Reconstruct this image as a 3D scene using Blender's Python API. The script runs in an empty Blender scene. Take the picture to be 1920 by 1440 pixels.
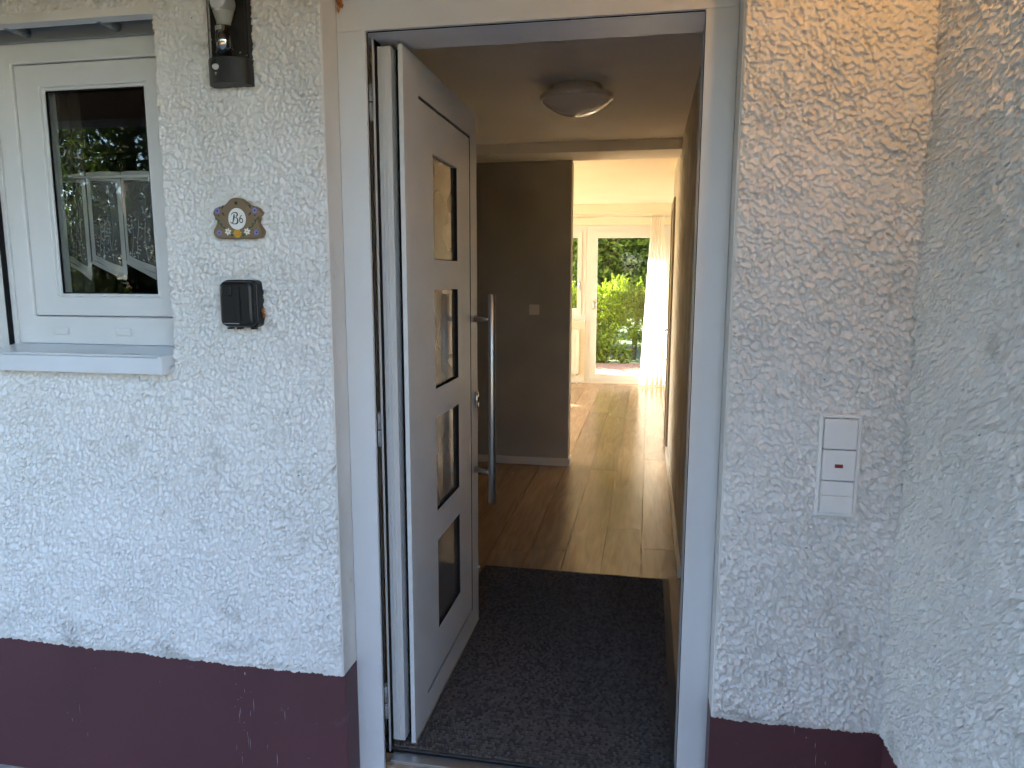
import bpy, bmesh, math, random
import numpy as np
from mathutils import Vector, Matrix
R = math.radians
rnd = random.Random(7)
sc = bpy.context.scene
col = sc.collection

# ------------------------------------------------------------------ camera
cam = bpy.data.objects.new('camera', bpy.data.cameras.new('camera'))
col.objects.link(cam)
sc.camera = cam
yaw, pit, rol = 0.186527, 0.147799, 0.002266
fw = Vector((-math.sin(yaw) * math.cos(pit), math.cos(yaw) * math.cos(pit), -math.sin(pit)))
rt = Vector((math.cos(yaw), math.sin(yaw), 0))
up = rt.cross(fw)
r2 = rt * math.cos(rol) + up * math.sin(rol)
u2 = up * math.cos(rol) - rt * math.sin(rol)
m = Matrix((r2, u2, -fw)).transposed().to_4x4()
m.translation = (0.75995, -1.90573, 1.49693)
cam.matrix_world = m
cam.data.sensor_width = 36
cam.data.lens = 1337.04 / 1920 * 36
cam.data.clip_start = 0.05
cam.data.clip_end = 800

# ------------------------------------------------------------------ sky, sun, exposure
SUN_AZ, SUN_EL = 58.0, 28.0          # azimuth measured from +Y (garden side) towards -X
tosun = Vector((-math.sin(R(SUN_AZ)) * math.cos(R(SUN_EL)), math.cos(R(SUN_AZ)) * math.cos(R(SUN_EL)), math.sin(R(SUN_EL))))
w = bpy.data.worlds.new('World')
sc.world = w
w.use_nodes = True
nt = w.node_tree
bg = nt.nodes['Background']
sky = nt.nodes.new('ShaderNodeTexSky')
sky.sky_type = 'NISHITA'
sky.sun_disc = False
sky.sun_elevation = R(SUN_EL)
sky.sun_rotation = R(-SUN_AZ)
sky.dust_density = 0.6
sky.ozone_density = 2.0
nt.links.new(sky.outputs[0], bg.inputs[0])
bg.inputs[1].default_value = 0.05
sd = bpy.data.lights.new('sun', 'SUN')
sun = bpy.data.objects.new('sun', sd)
col.objects.link(sun)
sd.energy = 3.5
sd.angle = R(0.53)
sd.color = (1.0, 0.93, 0.82)
sun.rotation_euler = (-tosun).to_track_quat('-Z', 'Y').to_euler()
sun.location = tosun * 30
sc.view_settings.view_transform = 'Standard'
sc.view_settings.look = 'None'
sc.view_settings.gamma = 1
sc.view_settings.exposure = 5.0
sc.view_settings.use_curve_mapping = False
sc.render.engine = 'CYCLES'
sc.cycles.use_denoising = True
sc.cycles.denoising_prefilter = 'FAST'
sc.cycles.max_bounces = 14
sc.cycles.diffuse_bounces = 8
sc.cycles.glossy_bounces = 5
sc.cycles.transmission_bounces = 8
sc.cycles.transparent_max_bounces = 24
sc.cycles.sample_clamp_indirect = 8
sc.cycles.caustics_reflective = False
sc.cycles.caustics_refractive = False

# ------------------------------------------------------------------ materials
MAT = {}
def mat(name, c, rough=0.5, metal=0.0, var=0.05, vscale=6.0, bump=0.0, bscale=80.0, stretch=None, spec=0.5, dirt=None, coat=0.0):
    """procedural principled: base colour with soft noise variation, optional fine relief and dirt blotches"""
    mt = bpy.data.materials.new(name)
    mt.use_nodes = True
    n = mt.node_tree.nodes
    l = mt.node_tree.links
    b = n['Principled BSDF']
    b.inputs['Roughness'].default_value = rough
    b.inputs['Metallic'].default_value = metal
    b.inputs['Specular IOR Level'].default_value = spec
    b.inputs['Coat Weight'].default_value = coat
    tc = n.new('ShaderNodeTexCoord')
    src = tc.outputs['Object']
    if stretch:
        mp = n.new('ShaderNodeMapping')
        mp.inputs['Scale'].default_value = stretch
        l.new(src, mp.inputs[0])
        src = mp.outputs[0]
    nz = n.new('ShaderNodeTexNoise')
    nz.inputs['Scale'].default_value = vscale
    nz.inputs['Detail'].default_value = 1.5
    l.new(src, nz.inputs['Vector'])
    cr = n.new('ShaderNodeValToRGB')
    cr.color_ramp.elements[0].position = 0.3
    cr.color_ramp.elements[1].position = 0.7
    cr.color_ramp.elements[0].color = (c[0] * (1 - var), c[1] * (1 - var), c[2] * (1 - var * 1.2), 1)
    cr.color_ramp.elements[1].color = (min(1, c[0] * (1 + var)), min(1, c[1] * (1 + var)), min(1, c[2] * (1 + var)), 1)
    l.new(nz.outputs['Fac'], cr.inputs[0])
    out = cr.outputs[0]
    if dirt:
        dc, lo, hi, dsc = dirt
        d = n.new('ShaderNodeTexNoise')
        d.inputs['Scale'].default_value = dsc
        d.inputs['Detail'].default_value = 9
        d.inputs['Roughness'].default_value = 0.65
        l.new(src, d.inputs['Vector'])
        dr = n.new('ShaderNodeValToRGB')
        dr.color_ramp.elements[0].position = lo
        dr.color_ramp.elements[0].color = (0, 0, 0, 1)
        dr.color_ramp.elements[1].position = hi
        l.new(d.outputs['Fac'], dr.inputs[0])
        mx = n.new('ShaderNodeMix')
        mx.data_type = 'RGBA'
        l.new(dr.outputs[0], mx.inputs['Factor'])
        l.new(out, mx.inputs['A'])
        mx.inputs['B'].default_value = (*dc, 1)
        out = mx.outputs['Result']
    l.new(out, b.inputs['Base Color'])
    mr = n.new('ShaderNodeMapRange')
    mr.inputs['To Min'].default_value = max(0.02, rough - 0.06)
    mr.inputs['To Max'].default_value = min(1, rough + 0.06)
    l.new(nz.outputs['Fac'], mr.inputs['Value'])
    l.new(mr.outputs[0], b.inputs['Roughness'])
    if bump:
        bn = n.new('ShaderNodeTexNoise')
        bn.inputs['Scale'].default_value = bscale
        bn.inputs['Detail'].default_value = 5
        l.new(src, bn.inputs['Vector'])
        bp = n.new('ShaderNodeBump')
        bp.inputs['Strength'].default_value = 1.0
        bp.inputs['Distance'].default_value = bump
        l.new(bn.outputs['Fac'], bp.inputs['Height'])
        l.new(bp.outputs[0], b.inputs['Normal'])
    MAT[name] = mt
    return mt

def glass_mat(name, tint=(1, 1, 1), ior=1.5, rough=0.0, boost=1.0):
    """thin pane: see-through with a Fresnel reflection"""
    mt = bpy.data.materials.new(name)
    mt.use_nodes = True
    n = mt.node_tree.nodes
    l = mt.node_tree.links
    n.remove(n['Principled BSDF'])
    tr = n.new('ShaderNodeBsdfTransparent')
    tr.inputs[0].default_value = (*tint, 1)
    gl = n.new('ShaderNodeBsdfGlossy')
    gl.inputs['Roughness'].default_value = rough
    fr = n.new('ShaderNodeFresnel')
    fr.inputs[0].default_value = ior
    ml = n.new('ShaderNodeMath')
    ml.operation = 'MULTIPLY'
    ml.use_clamp = True
    ml.inputs[1].default_value = boost
    l.new(fr.outputs[0], ml.inputs[0])
    mx = n.new('ShaderNodeMixShader')
    l.new(ml.outputs[0], mx.inputs[0])
    l.new(tr.outputs[0], mx.inputs[1])
    l.new(gl.outputs[0], mx.inputs[2])
    l.new(mx.outputs[0], n['Material Output'].inputs[0])
    MAT[name] = mt
    return mt

def cloth_mat(name, c, clear, trans):
    """sheer cloth: part open weave, part light passing, part lit surface"""
    mt = bpy.data.materials.new(name)
    mt.use_nodes = True
    n = mt.node_tree.nodes
    l = mt.node_tree.links
    n.remove(n['Principled BSDF'])
    tl = n.new('ShaderNodeBsdfTranslucent')
    df = n.new('ShaderNodeBsdfDiffuse')
    tp = n.new('ShaderNodeBsdfTransparent')
    tc = n.new('ShaderNodeTexCoord')
    nz = n.new('ShaderNodeTexNoise')
    nz.inputs['Scale'].default_value = 90
    l.new(tc.outputs['Object'], nz.inputs['Vector'])
    cr = n.new('ShaderNodeValToRGB')
    cr.color_ramp.elements[0].color = (c[0] * .93, c[1] * .93, c[2] * .93, 1)
    cr.color_ramp.elements[1].color = (*c, 1)
    l.new(nz.outputs['Fac'], cr.inputs[0])
    for q in (tl, df):
        l.new(cr.outputs[0], q.inputs[0])
    a = n.new('ShaderNodeMixShader')
    a.inputs[0].default_value = trans
    l.new(df.outputs[0], a.inputs[1])
    l.new(tl.outputs[0], a.inputs[2])
    b = n.new('ShaderNodeMixShader')
    b.inputs[0].default_value = clear
    l.new(a.outputs[0], b.inputs[1])
    l.new(tp.outputs[0], b.inputs[2])
    l.new(b.outputs[0], n['Material Output'].inputs[0])
    MAT[name] = mt
    return mt

def leaf_mat(name, c0, c1):
    mt = bpy.data.materials.new(name)
    mt.use_nodes = True
    n = mt.node_tree.nodes
    l = mt.node_tree.links
    b = n['Principled BSDF']
    b.inputs['Roughness'].default_value = 0.6
    b.inputs['Specular IOR Level'].default_value = 0.15
    geo = n.new('ShaderNodeNewGeometry')
    cr = n.new('ShaderNodeValToRGB')
    cr.color_ramp.elements[0].color = (*c0, 1)
    cr.color_ramp.elements[1].color = (*c1, 1)
    l.new(geo.outputs['Random Per Island'], cr.inputs[0])
    l.new(cr.outputs[0], b.inputs['Base Color'])
    tl = n.new('ShaderNodeBsdfTranslucent')
    g = n.new('ShaderNodeMix')
    g.data_type = 'RGBA'
    g.blend_type = 'MULTIPLY'
    g.inputs['Factor'].default_value = 1
    g.inputs['B'].default_value = (1.5, 1.6, 0.7, 1)
    l.new(cr.outputs[0], g.inputs['A'])
    l.new(g.outputs['Result'], tl.inputs[0])
    mx = n.new('ShaderNodeMixShader')
    mx.inputs[0].default_value = 0.45
    l.new(b.outputs[0], mx.inputs[1])
    l.new(tl.outputs[0], mx.inputs[2])
    l.new(mx.outputs[0], n['Material Output'].inputs[0])
    MAT[name] = mt
    return mt

def oak_mat():
    mt = bpy.data.materials.new('oak')
    mt.use_nodes = True
    n = mt.node_tree.nodes
    l = mt.node_tree.links
    b = n['Principled BSDF']
    tc = n.new('ShaderNodeTexCoord')
    oi = n.new('ShaderNodeObjectInfo')
    add = n.new('ShaderNodeVectorMath')
    add.operation = 'ADD'
    sca = n.new('ShaderNodeVectorMath')
    sca.operation = 'SCALE'
    comb = n.new('ShaderNodeCombineXYZ')
    for i in range(3):
        l.new(oi.outputs['Random'], comb.inputs[i])
    l.new(comb.outputs[0], sca.inputs[0])
    sca.inputs['Scale'].default_value = 37.0
    l.new(tc.outputs['Object'], add.inputs[0])
    l.new(sca.outputs[0], add.inputs[1])
    mp = n.new('ShaderNodeMapping')
    mp.inputs['Scale'].default_value = (9, 0.9, 1)
    l.new(add.outputs[0], mp.inputs[0])
    n1 = n.new('ShaderNodeTexNoise')
    n1.inputs['Scale'].default_value = 2.2
    n1.inputs['Detail'].default_value = 1.5
    n1.inputs['Distortion'].default_value = 1.6
    l.new(mp.outputs[0], n1.inputs['Vector'])
    mp2 = n.new('ShaderNodeMapping')
    mp2.inputs['Scale'].default_value = (70, 2.2, 1)
    l.new(add.outputs[0], mp2.inputs[0])
    n2 = n.new('ShaderNodeTexNoise')
    n2.inputs['Scale'].default_value = 1.0
    n2.inputs['Detail'].default_value = 4
    l.new(mp2.outputs[0], n2.inputs['Vector'])
    cr = n.new('ShaderNodeValToRGB')
    e = cr.color_ramp.elements
    e[0].position = 0.25
    e[0].color = (0.29, 0.185, 0.105, 1)
    e[1].position = 0.75
    e[1].color = (0.45, 0.315, 0.195, 1)
    mixv = n.new('ShaderNodeMix')
    mixv.inputs['Factor'].default_value = 0.25
    l.new(n1.outputs['Fac'], mixv.inputs['A'])
    l.new(n2.outputs['Fac'], mixv.inputs['B'])
    l.new(mixv.outputs['Result'], cr.inputs[0])
    hsv = n.new('ShaderNodeHueSaturation')
    mr = n.new('ShaderNodeMapRange')
    mr.inputs['To Min'].default_value = 0.78
    mr.inputs['To Max'].default_value = 1.15
    l.new(oi.outputs['Random'], mr.inputs['Value'])
    l.new(mr.outputs[0], hsv.inputs['Value'])
    l.new(cr.outputs[0], hsv.inputs['Color'])
    l.new(hsv.outputs[0], b.inputs['Base Color'])
    rr = n.new('ShaderNodeMapRange')
    rr.inputs['To Min'].default_value = 0.23
    rr.inputs['To Max'].default_value = 0.29
    l.new(n2.outputs['Fac'], rr.inputs['Value'])
    l.new(rr.outputs[0], b.inputs['Roughness'])
    bp = n.new('ShaderNodeBump')
    bp.inputs['Distance'].default_value = 0.00012
    l.new(n2.outputs['Fac'], bp.inputs['Height'])
    l.new(bp.outputs[0], b.inputs['Normal'])
    MAT['oak'] = mt

mat('stucco', (0.79, 0.775, 0.745), 0.5, var=0.04, vscale=3, bump=0.0012, bscale=320, dirt=((0.50, 0.48, 0.44), 0.60, 0.80, 5))
def stucco_marks():
    mt = MAT['stucco']
    n, l = mt.node_tree.nodes, mt.node_tree.links
    b = n['Principled BSDF']
    src = b.inputs['Base Color'].links[0].from_socket
    tc = n.new('ShaderNodeTexCoord')
    def layer(scale, detail, lo, hi, colr, prev, zmask=None):
        nz = n.new('ShaderNodeTexNoise')
        nz.inputs['Scale'].default_value = scale
        nz.inputs['Detail'].default_value = detail
        l.new(tc.outputs['Object'], nz.inputs['Vector'])
        r = n.new('ShaderNodeMapRange')
        r.inputs['From Min'].default_value = lo
        r.inputs['From Max'].default_value = hi
        l.new(nz.outputs['Fac'], r.inputs['Value'])
        f = r.outputs[0]
        if zmask:
            sp_ = n.new('ShaderNodeSeparateXYZ')
            l.new(tc.outputs['Object'], sp_.inputs[0])
            z = n.new('ShaderNodeMapRange')
            z.inputs['From Min'].default_value, z.inputs['From Max'].default_value = zmask
            l.new(sp_.outputs[2], z.inputs['Value'])
            mu = n.new('ShaderNodeMath')
            mu.operation = 'MULTIPLY'
            l.new(f, mu.inputs[0])
            l.new(z.outputs[0], mu.inputs[1])
            f = mu.outputs[0]
        mx = n.new('ShaderNodeMix')
        mx.data_type = 'RGBA'
        l.new(f, mx.inputs['Factor'])
        l.new(prev, mx.inputs['A'])
        mx.inputs['B'].default_value = (*colr, 1)
        return mx.outputs['Result']
    src = layer(75, 2, .745, .775, (.20, .18, .15), src)                       # soot specks
    src = layer(9, 8, .50, .72, (.46, .45, .42), src, (.63, .53))              # splash dirt above the base
    l.new(src, b.inputs['Base Color'])
stucco_marks()
mat('reveal_plaster', (0.74, 0.725, 0.69), 0.75, var=0.06, vscale=5, bump=0.0006, bscale=60, dirt=((0.42, 0.36, 0.30), 0.64, 0.76, 14))
mat('plinth_paint', (0.092, 0.033, 0.041), 0.5, var=0.10, vscale=2.2, bump=0.0009, bscale=45, dirt=((0.20, 0.14, 0.14), 0.66, 0.85, 9))
mat('paint_chip', (0.55, 0.52, 0.52), 0.8, var=0.1)
mat('door_white', (0.70, 0.71, 0.71), 0.42, var=0.02, vscale=4, bump=0.00008, bscale=700)
mat('frame_white', (0.66, 0.665, 0.67), 0.40, var=0.025, vscale=4)
mat('pvc_white', (0.70, 0.70, 0.69), 0.34, var=0.02, vscale=5)
mat('sill_white', (0.70, 0.72, 0.74), 0.30, var=0.03, vscale=6)
mat('shutter_grey', (0.24, 0.27, 0.28), 0.5, var=0.04)
mat('black_rubber', (0.010, 0.010, 0.011), 0.75, var=0.1, spec=0.15)
mat('black_plastic', (0.007, 0.008, 0.010), 0.36, var=0.1, vscale=12, spec=0.35)
mat('anthracite', (0.013, 0.0135, 0.0135), 0.5, var=0.06, bump=0.0002, bscale=400)
mat('lens_white', (0.55, 0.55, 0.56), 0.3)
mat('bulb_white', (0.80, 0.79, 0.76), 0.35)
mat('chrome', (0.72, 0.70, 0.66), 0.08, metal=1.0, var=0.02)
mat('steel', (0.62, 0.62, 0.61), 0.32, metal=1.0, var=0.05, vscale=4, stretch=(60, 60, 1.0))
mat('alu', (0.60, 0.61, 0.62), 0.35, metal=1.0, var=0.04, vscale=5)
mat('ceramic', (0.205, 0.138, 0.076), 0.55, var=0.10, vscale=24, bump=0.0004, bscale=150)
mat('sign_white', (0.78, 0.77, 0.72), 0.5)
mat('ink_black', (0.012, 0.012, 0.016), 0.5)
mat('flower_blue', (0.22, 0.22, 0.50), 0.5, var=0.2, vscale=60)
mat('flower_yellow', (0.70, 0.38, 0.04), 0.5, var=0.2, vscale=60)
mat('leaf_paint', (0.03, 0.09, 0.035), 0.5, var=0.2, vscale=60)
mat('bell_white', (0.80, 0.80, 0.79), 0.38, var=0.015)
mat('bell_red', (0.22, 0.03, 0.015), 0.25)
mat('corridor_plaster', (0.52, 0.48, 0.42), 0.8, var=0.16, vscale=5, bump=0.005, bscale=22, dirt=((0.66, 0.60, 0.52), 0.58, 0.75, 7))
mat('hall_wall', (0.41, 0.385, 0.34), 0.85, var=0.10, vscale=2.5, bump=0.0012, bscale=45)
mat('hall_ceiling', (0.88, 0.86, 0.81), 0.9, var=0.03, vscale=2)
mat('living_wall', (0.80, 0.735, 0.59), 0.85, var=0.03, vscale=2)
mat('trim_white', (0.78, 0.75, 0.68), 0.4, var=0.02)
mat('casing_wood', (0.20, 0.155, 0.10), 0.5, var=0.12, vscale=3, stretch=(20, 20, 1))
mat('switch_white', (0.70, 0.67, 0.60), 0.4)
mat('lamp_metal', (0.72, 0.70, 0.66), 0.35, metal=0.1, var=0.03)
mat('lamp_glass', (0.86, 0.85, 0.82), 0.10, var=0.01, coat=0.6)
mat('mat_pile', (0.120, 0.094, 0.078), 0.95, var=0.35, vscale=70, spec=0.15)
def fleck(name, lo, hi):
    n, l = MAT[name].node_tree.nodes, MAT[name].node_tree.links
    g_ = n.new('ShaderNodeNewGeometry')
    c_ = n.new('ShaderNodeValToRGB')
    c_.color_ramp.elements[0].color = (*lo, 1)
    c_.color_ramp.elements[1].color = (*hi, 1)
    l.new(g_.outputs['Random Per Island'], c_.inputs[0])
    l.new(c_.outputs[0], n['Principled BSDF'].inputs['Base Color'])
fleck('mat_pile', (0.065, 0.052, 0.045), (0.165, 0.132, 0.112))
mat('mat_rubber', (0.045, 0.044, 0.044), 0.6, var=0.15)
mat('radiator_white', (0.78, 0.76, 0.70), 0.35)
mat('drape_cloth', (0.10, 0.09, 0.075), 0.9)
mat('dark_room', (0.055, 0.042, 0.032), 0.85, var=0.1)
mat('bounce_fence_wood', (0.105, 0.070, 0.036), 0.75, var=0.2, vscale=3, stretch=(10, 10, 1))
mat('roof_boards', (0.30, 0.17, 0.085), 0.7, var=0.15, vscale=3, stretch=(1, 14, 1))
mat('roof_tile', (0.22, 0.09, 0.06), 0.8, var=0.2)
mat('lawn', (0.040, 0.065, 0.018), 0.95, var=0.35, vscale=1.2, bump=0.02, bscale=25, dirt=((0.06, 0.07, 0.02), 0.5, 0.8, 4))
mat('gravel', (0.16, 0.14, 0.12), 0.9, var=0.2, vscale=9, bump=0.006, bscale=70)
mat('slab_stone', (0.33, 0.31, 0.28), 0.85, var=0.15, vscale=12, bump=0.002, bscale=60)
mat('brick_paver', (0.20, 0.105, 0.07), 0.85, var=0.2, vscale=14, bump=0.002, bscale=60)
mat('joint_sand', (0.16, 0.13, 0.10), 0.95, var=0.2)
mat('bark', (0.09, 0.065, 0.045), 0.9, var=0.3, vscale=10, bump=0.006, bscale=20)
mat('box_grey', (0.055, 0.055, 0.052), 0.5)
mat('foam_rust', (0.45, 0.17, 0.045), 0.9, var=0.3, vscale=60, bump=0.002, bscale=120)
mat('globe_glass', (0.8, 0.75, 0.6), 0.4)
glass_mat('window_glass', (0.96, 0.97, 0.96), 1.45, 0.0, 0.55)
glass_mat('shade_glass', (0.80, 0.82, 0.82), 1.45, 0.03, 0.9)
cloth_mat('sheer', (0.88, 0.84, 0.76), 0.06, 0.62)
cloth_mat('lace_sheer', (0.86, 0.86, 0.84), 0.80, 0.3)
cloth_mat('lace_solid', (0.86, 0.86, 0.84), 0.42, 0.2)
leaf_mat('leaf_tree', (0.035, 0.065, 0.014), (0.175, 0.215, 0.040))
leaf_mat('leaf_hedge', (0.050, 0.085, 0.010), (0.175, 0.205, 0.020))
leaf_mat('leaf_shrub', (0.050, 0.085, 0.010), (0.14, 0.165, 0.020))
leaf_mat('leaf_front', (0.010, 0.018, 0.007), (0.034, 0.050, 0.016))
oak_mat()
# satin reflective glass of the door
mat('door_glass', (0.17, 0.16, 0.145), 0.12, var=0.05, spec=1.0, coat=0.0)
MAT['door_glass'].node_tree.nodes['Principled BSDF'].inputs['IOR'].default_value = 1.9

# ------------------------------------------------------------------ mesh helpers
def wloc(p):
    return Vector((0, 0, 0)) if p is None else (Vector(p.location) + wloc(p.parent))

class MB:
    """collects shapes in world coordinates; build() links them as one mesh object"""
    def __init__(s):
        s.v = []
        s.f = []
        s.sm = []
    def add(s, v, f, smooth=False):
        o = len(s.v)
        s.v += [tuple(q) for q in v]
        s.f += [tuple(i + o for i in q) for q in f]
        s.sm += [smooth] * len(f)
        return s
    def box(s, x0, x1, y0, y1, z0, z1, bev=0.0):
        if bev <= 0:
            v = [(x, y, z) for z in (z0, z1) for y in (y0, y1) for x in (x0, x1)]
            return s.add(v, [(0, 2, 3, 1), (4, 5, 7, 6), (0, 1, 5, 4), (2, 6, 7, 3), (0, 4, 6, 2), (1, 3, 7, 5)])
        bm = bmesh.new()
        bmesh.ops.create_cube(bm, size=1)
        for q in bm.verts:
            q.co = Vector(((x0 + x1) / 2 + q.co.x * (x1 - x0), (y0 + y1) / 2 + q.co.y * (y1 - y0), (z0 + z1) / 2 + q.co.z * (z1 - z0)))
        bmesh.ops.bevel(bm, geom=list(bm.edges), offset=bev, segments=2, affect='EDGES', profile=0.7)
        bm.verts.index_update()
        s.add([q.co for q in bm.verts], [[q.index for q in f.verts] for f in bm.faces])
        bm.free()
        return s
    def tube(s, pts, rad, n=12, caps=True, smooth=True):
        pts = [Vector(q) for q in pts]
        rs = rad if isinstance(rad, (list, tuple)) else [rad] * len(pts)
        v, f = [], []
        for i, q in enumerate(pts):
            d = (pts[min(i + 1, len(pts) - 1)] - pts[max(i - 1, 0)]).normalized()
            a = d.orthogonal().normalized() if i == 0 else (a - d * a.dot(d)).normalized()
            b = d.cross(a)
            for k in range(n):
                t = 2 * math.pi * k / n
                v.append(q + (a * math.cos(t) + b * math.sin(t)) * rs[i])
        for i in range(len(pts) - 1):
            for k in range(n):
                k2 = (k + 1) % n
                f.append((i * n + k, i * n + k2, (i + 1) * n + k2, (i + 1) * n + k))
        s.add(v, f, smooth)
        if caps:
            s.add(v[:n], [tuple(range(n))[::-1]])
            s.add(v[-n:], [tuple(range(n))])
        return s
    def lathe(s, prof, c=(0, 0, 0), n=32, a0=0.0, a1=2 * math.pi, smooth=True):
        """profile of (radius, z) turned about the vertical axis through c"""
        full = abs(a1 - a0 - 2 * math.pi) < 1e-6
        m_ = n if full else n + 1
        v, f = [], []
        for r, z in prof:
            for k in range(m_):
                t = a0 + (a1 - a0) * k / n
                v.append((c[0] + r * math.cos(t), c[1] + r * math.sin(t), c[2] + z))
        for i in range(len(prof) - 1):
            for k in range(n):
                k2 = (k + 1) % m_
                f.append((i * m_ + k, i * m_ + k2, (i + 1) * m_ + k2, (i + 1) * m_ + k))
        return s.add(v, f, smooth)
    def prism(s, poly, o, ax_u, ax_v, depth, bev=0.0, smooth=False):
        """polygon in the (ax_u, ax_v) plane at o, pushed along their cross product"""
        o, au, av = Vector(o), Vector(ax_u), Vector(ax_v)
        w_ = au.cross(av)
        n = len(poly)
        rings = []
        if bev > 0:
            cx = sum(q[0] for q in poly) / n
            cy = sum(q[1] for q in poly) / n
            mxr = max(math.hypot(q[0] - cx, q[1] - cy) for q in poly)
            k = 1 - bev / mxr
            ins = [(cx + (q[0] - cx) * k, cy + (q[1] - cy) * k) for q in poly]
            k2 = 1 - 0.3 * bev / mxr
            mid = [(cx + (q[0] - cx) * k2, cy + (q[1] - cy) * k2) for q in poly]
            rings = [(poly, 0), (poly, depth - bev), (mid, depth - bev * 0.3), (ins, depth)]
        else:
            rings = [(poly, 0), (poly, depth)]
        v = [o + au * q[0] + av * q[1] + w_ * d for r_, d in rings for q in r_]
        f = []
        for i in range(len(rings) - 1):
            for k in range(n):
                k2 = (k + 1) % n
                f.append((i * n + k, i * n + k2, (i + 1) * n + k2, (i + 1) * n + k))
        s.add(v, f, smooth)
        s.add(v[:n], [tuple(range(n))[::-1]])
        s.add(v[-n:], [tuple(range(n))])
        return s
    def plate(s, us, vs, solid, w0, w1, fmap):
        """slab cut along us/vs; cells where solid(u,v) is false are left open. fmap(u,v,w) -> xyz"""
        nu, nv = len(us) - 1, len(vs) - 1
        S = [[solid((us[i] + us[i + 1]) / 2, (vs[j] + vs[j + 1]) / 2) for j in range(nv)] for i in range(nu)]
        def q(a, b, c, d):
            s.add([fmap(*a), fmap(*b), fmap(*c), fmap(*d)], [(0, 1, 2, 3)])
        g = lambda i, j: 0 <= i < nu and 0 <= j < nv and S[i][j]
        for i in range(nu):
            for j in range(nv):
                if not S[i][j]:
                    continue
                a, b, c, d = us[i], us[i + 1], vs[j], vs[j + 1]
                q((a, c, w0), (b, c, w0), (b, d, w0), (a, d, w0))
                q((a, c, w1), (a, d, w1), (b, d, w1), (b, c, w1))
                if not g(i - 1, j): q((a, c, w0), (a, d, w0), (a, d, w1), (a, c, w1))
                if not g(i + 1, j): q((b, c, w0), (b, c, w1), (b, d, w1), (b, d, w0))
                if not g(i, j - 1): q((a, c, w0), (a, c, w1), (b, c, w1), (b, c, w0))
                if not g(i, j + 1): q((a, d, w0), (b, d, w0), (b, d, w1), (a, d, w1))
        return s
    def ribbon(s, pts, wid, y0, y1):
        """brush stroke in the xz plane, raised from y0 to y1"""
        n = len(pts)
        L, Rr = [], []
        for i, (x, z) in enumerate(pts):
            x1, z1 = pts[min(i + 1, n - 1)]
            x0, z0 = pts[max(i - 1, 0)]
            dx, dz = x1 - x0, z1 - z0
            d = math.hypot(dx, dz) or 1
            h = (wid[i] if isinstance(wid, (list, tuple)) else wid) / 2
            L.append((x - dz / d * h, z + dx / d * h))
            Rr.append((x + dz / d * h, z - dx / d * h))
        for i in range(n - 1):
            a, b, c, d = L[i], L[i + 1], Rr[i + 1], Rr[i]
            s.add([(q[0], y1, q[1]) for q in (a, b, c, d)] + [(q[0], y0, q[1]) for q in (a, b, c, d)],
                  [(0, 1, 2, 3), (0, 4, 5, 1), (2, 6, 7, 3)])
        return s
    def build(s, name, material, parent=None, recalc=True, smooth_all=False):
        me = bpy.data.meshes.new(name)
        L = wloc(parent)
        me.from_pydata([(q[0] - L.x, q[1] - L.y, q[2] - L.z) for q in s.v], [], s.f)
        me.polygons.foreach_set('use_smooth', [smooth_all or q for q in s.sm])
        if recalc:
            bm = bmesh.new()
            bm.from_mesh(me)
            bmesh.ops.remove_doubles(bm, verts=bm.verts, dist=1e-6)
            bmesh.ops.recalc_face_normals(bm, faces=bm.faces)
            bm.to_mesh(me)
            bm.free()
        me.materials.append(MAT[material])
        o = bpy.data.objects.new(name, me)
        col.objects.link(o)
        if parent is not None:
            o.parent = parent
        return o

def tag(o, label=None, cat=None, group=None, kind=None):
    if label: o['label'] = label
    if cat: o['category'] = cat
    if group: o['group'] = group
    if kind: o['kind'] = kind
    return o
def thing(name, loc, label, cat, group=None):
    o = bpy.data.objects.new(name, None)
    o.empty_display_size = 0.1
    col.objects.link(o)
    o.location = loc
    return tag(o, label, cat, group)
def struct(name, mb, m_):
    return tag(mb.build(name, m_), kind='structure')
def B(*a, **k):
    return MB().box(*a, **k)
def mesh_np(name, V, F, material, parent=None, smooth=True):
    """big meshes from numpy arrays (F is n x 3 or n x 4)"""
    me = bpy.data.meshes.new(name)
    L = wloc(parent)
    V = np.asarray(V, dtype=np.float32) - np.array(L, dtype=np.float32)
    F = np.asarray(F, dtype=np.int32)
    k = F.shape[1]
    me.vertices.add(len(V))
    me.vertices.foreach_set('co', V.ravel())
    me.loops.add(F.size)
    me.loops.foreach_set('vertex_index', F.ravel())
    me.polygons.add(len(F))
    me.polygons.foreach_set('loop_start', np.arange(0, F.size, k, dtype=np.int32))
    me.polygons.foreach_set('use_smooth', np.full(len(F), smooth, dtype=bool))
    me.update(calc_edges=True)
    me.materials.append(MAT[material])
    o = bpy.data.objects.new(name, me)
    col.objects.link(o)
    if parent is not None:
        o.parent = parent
    return o

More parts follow.
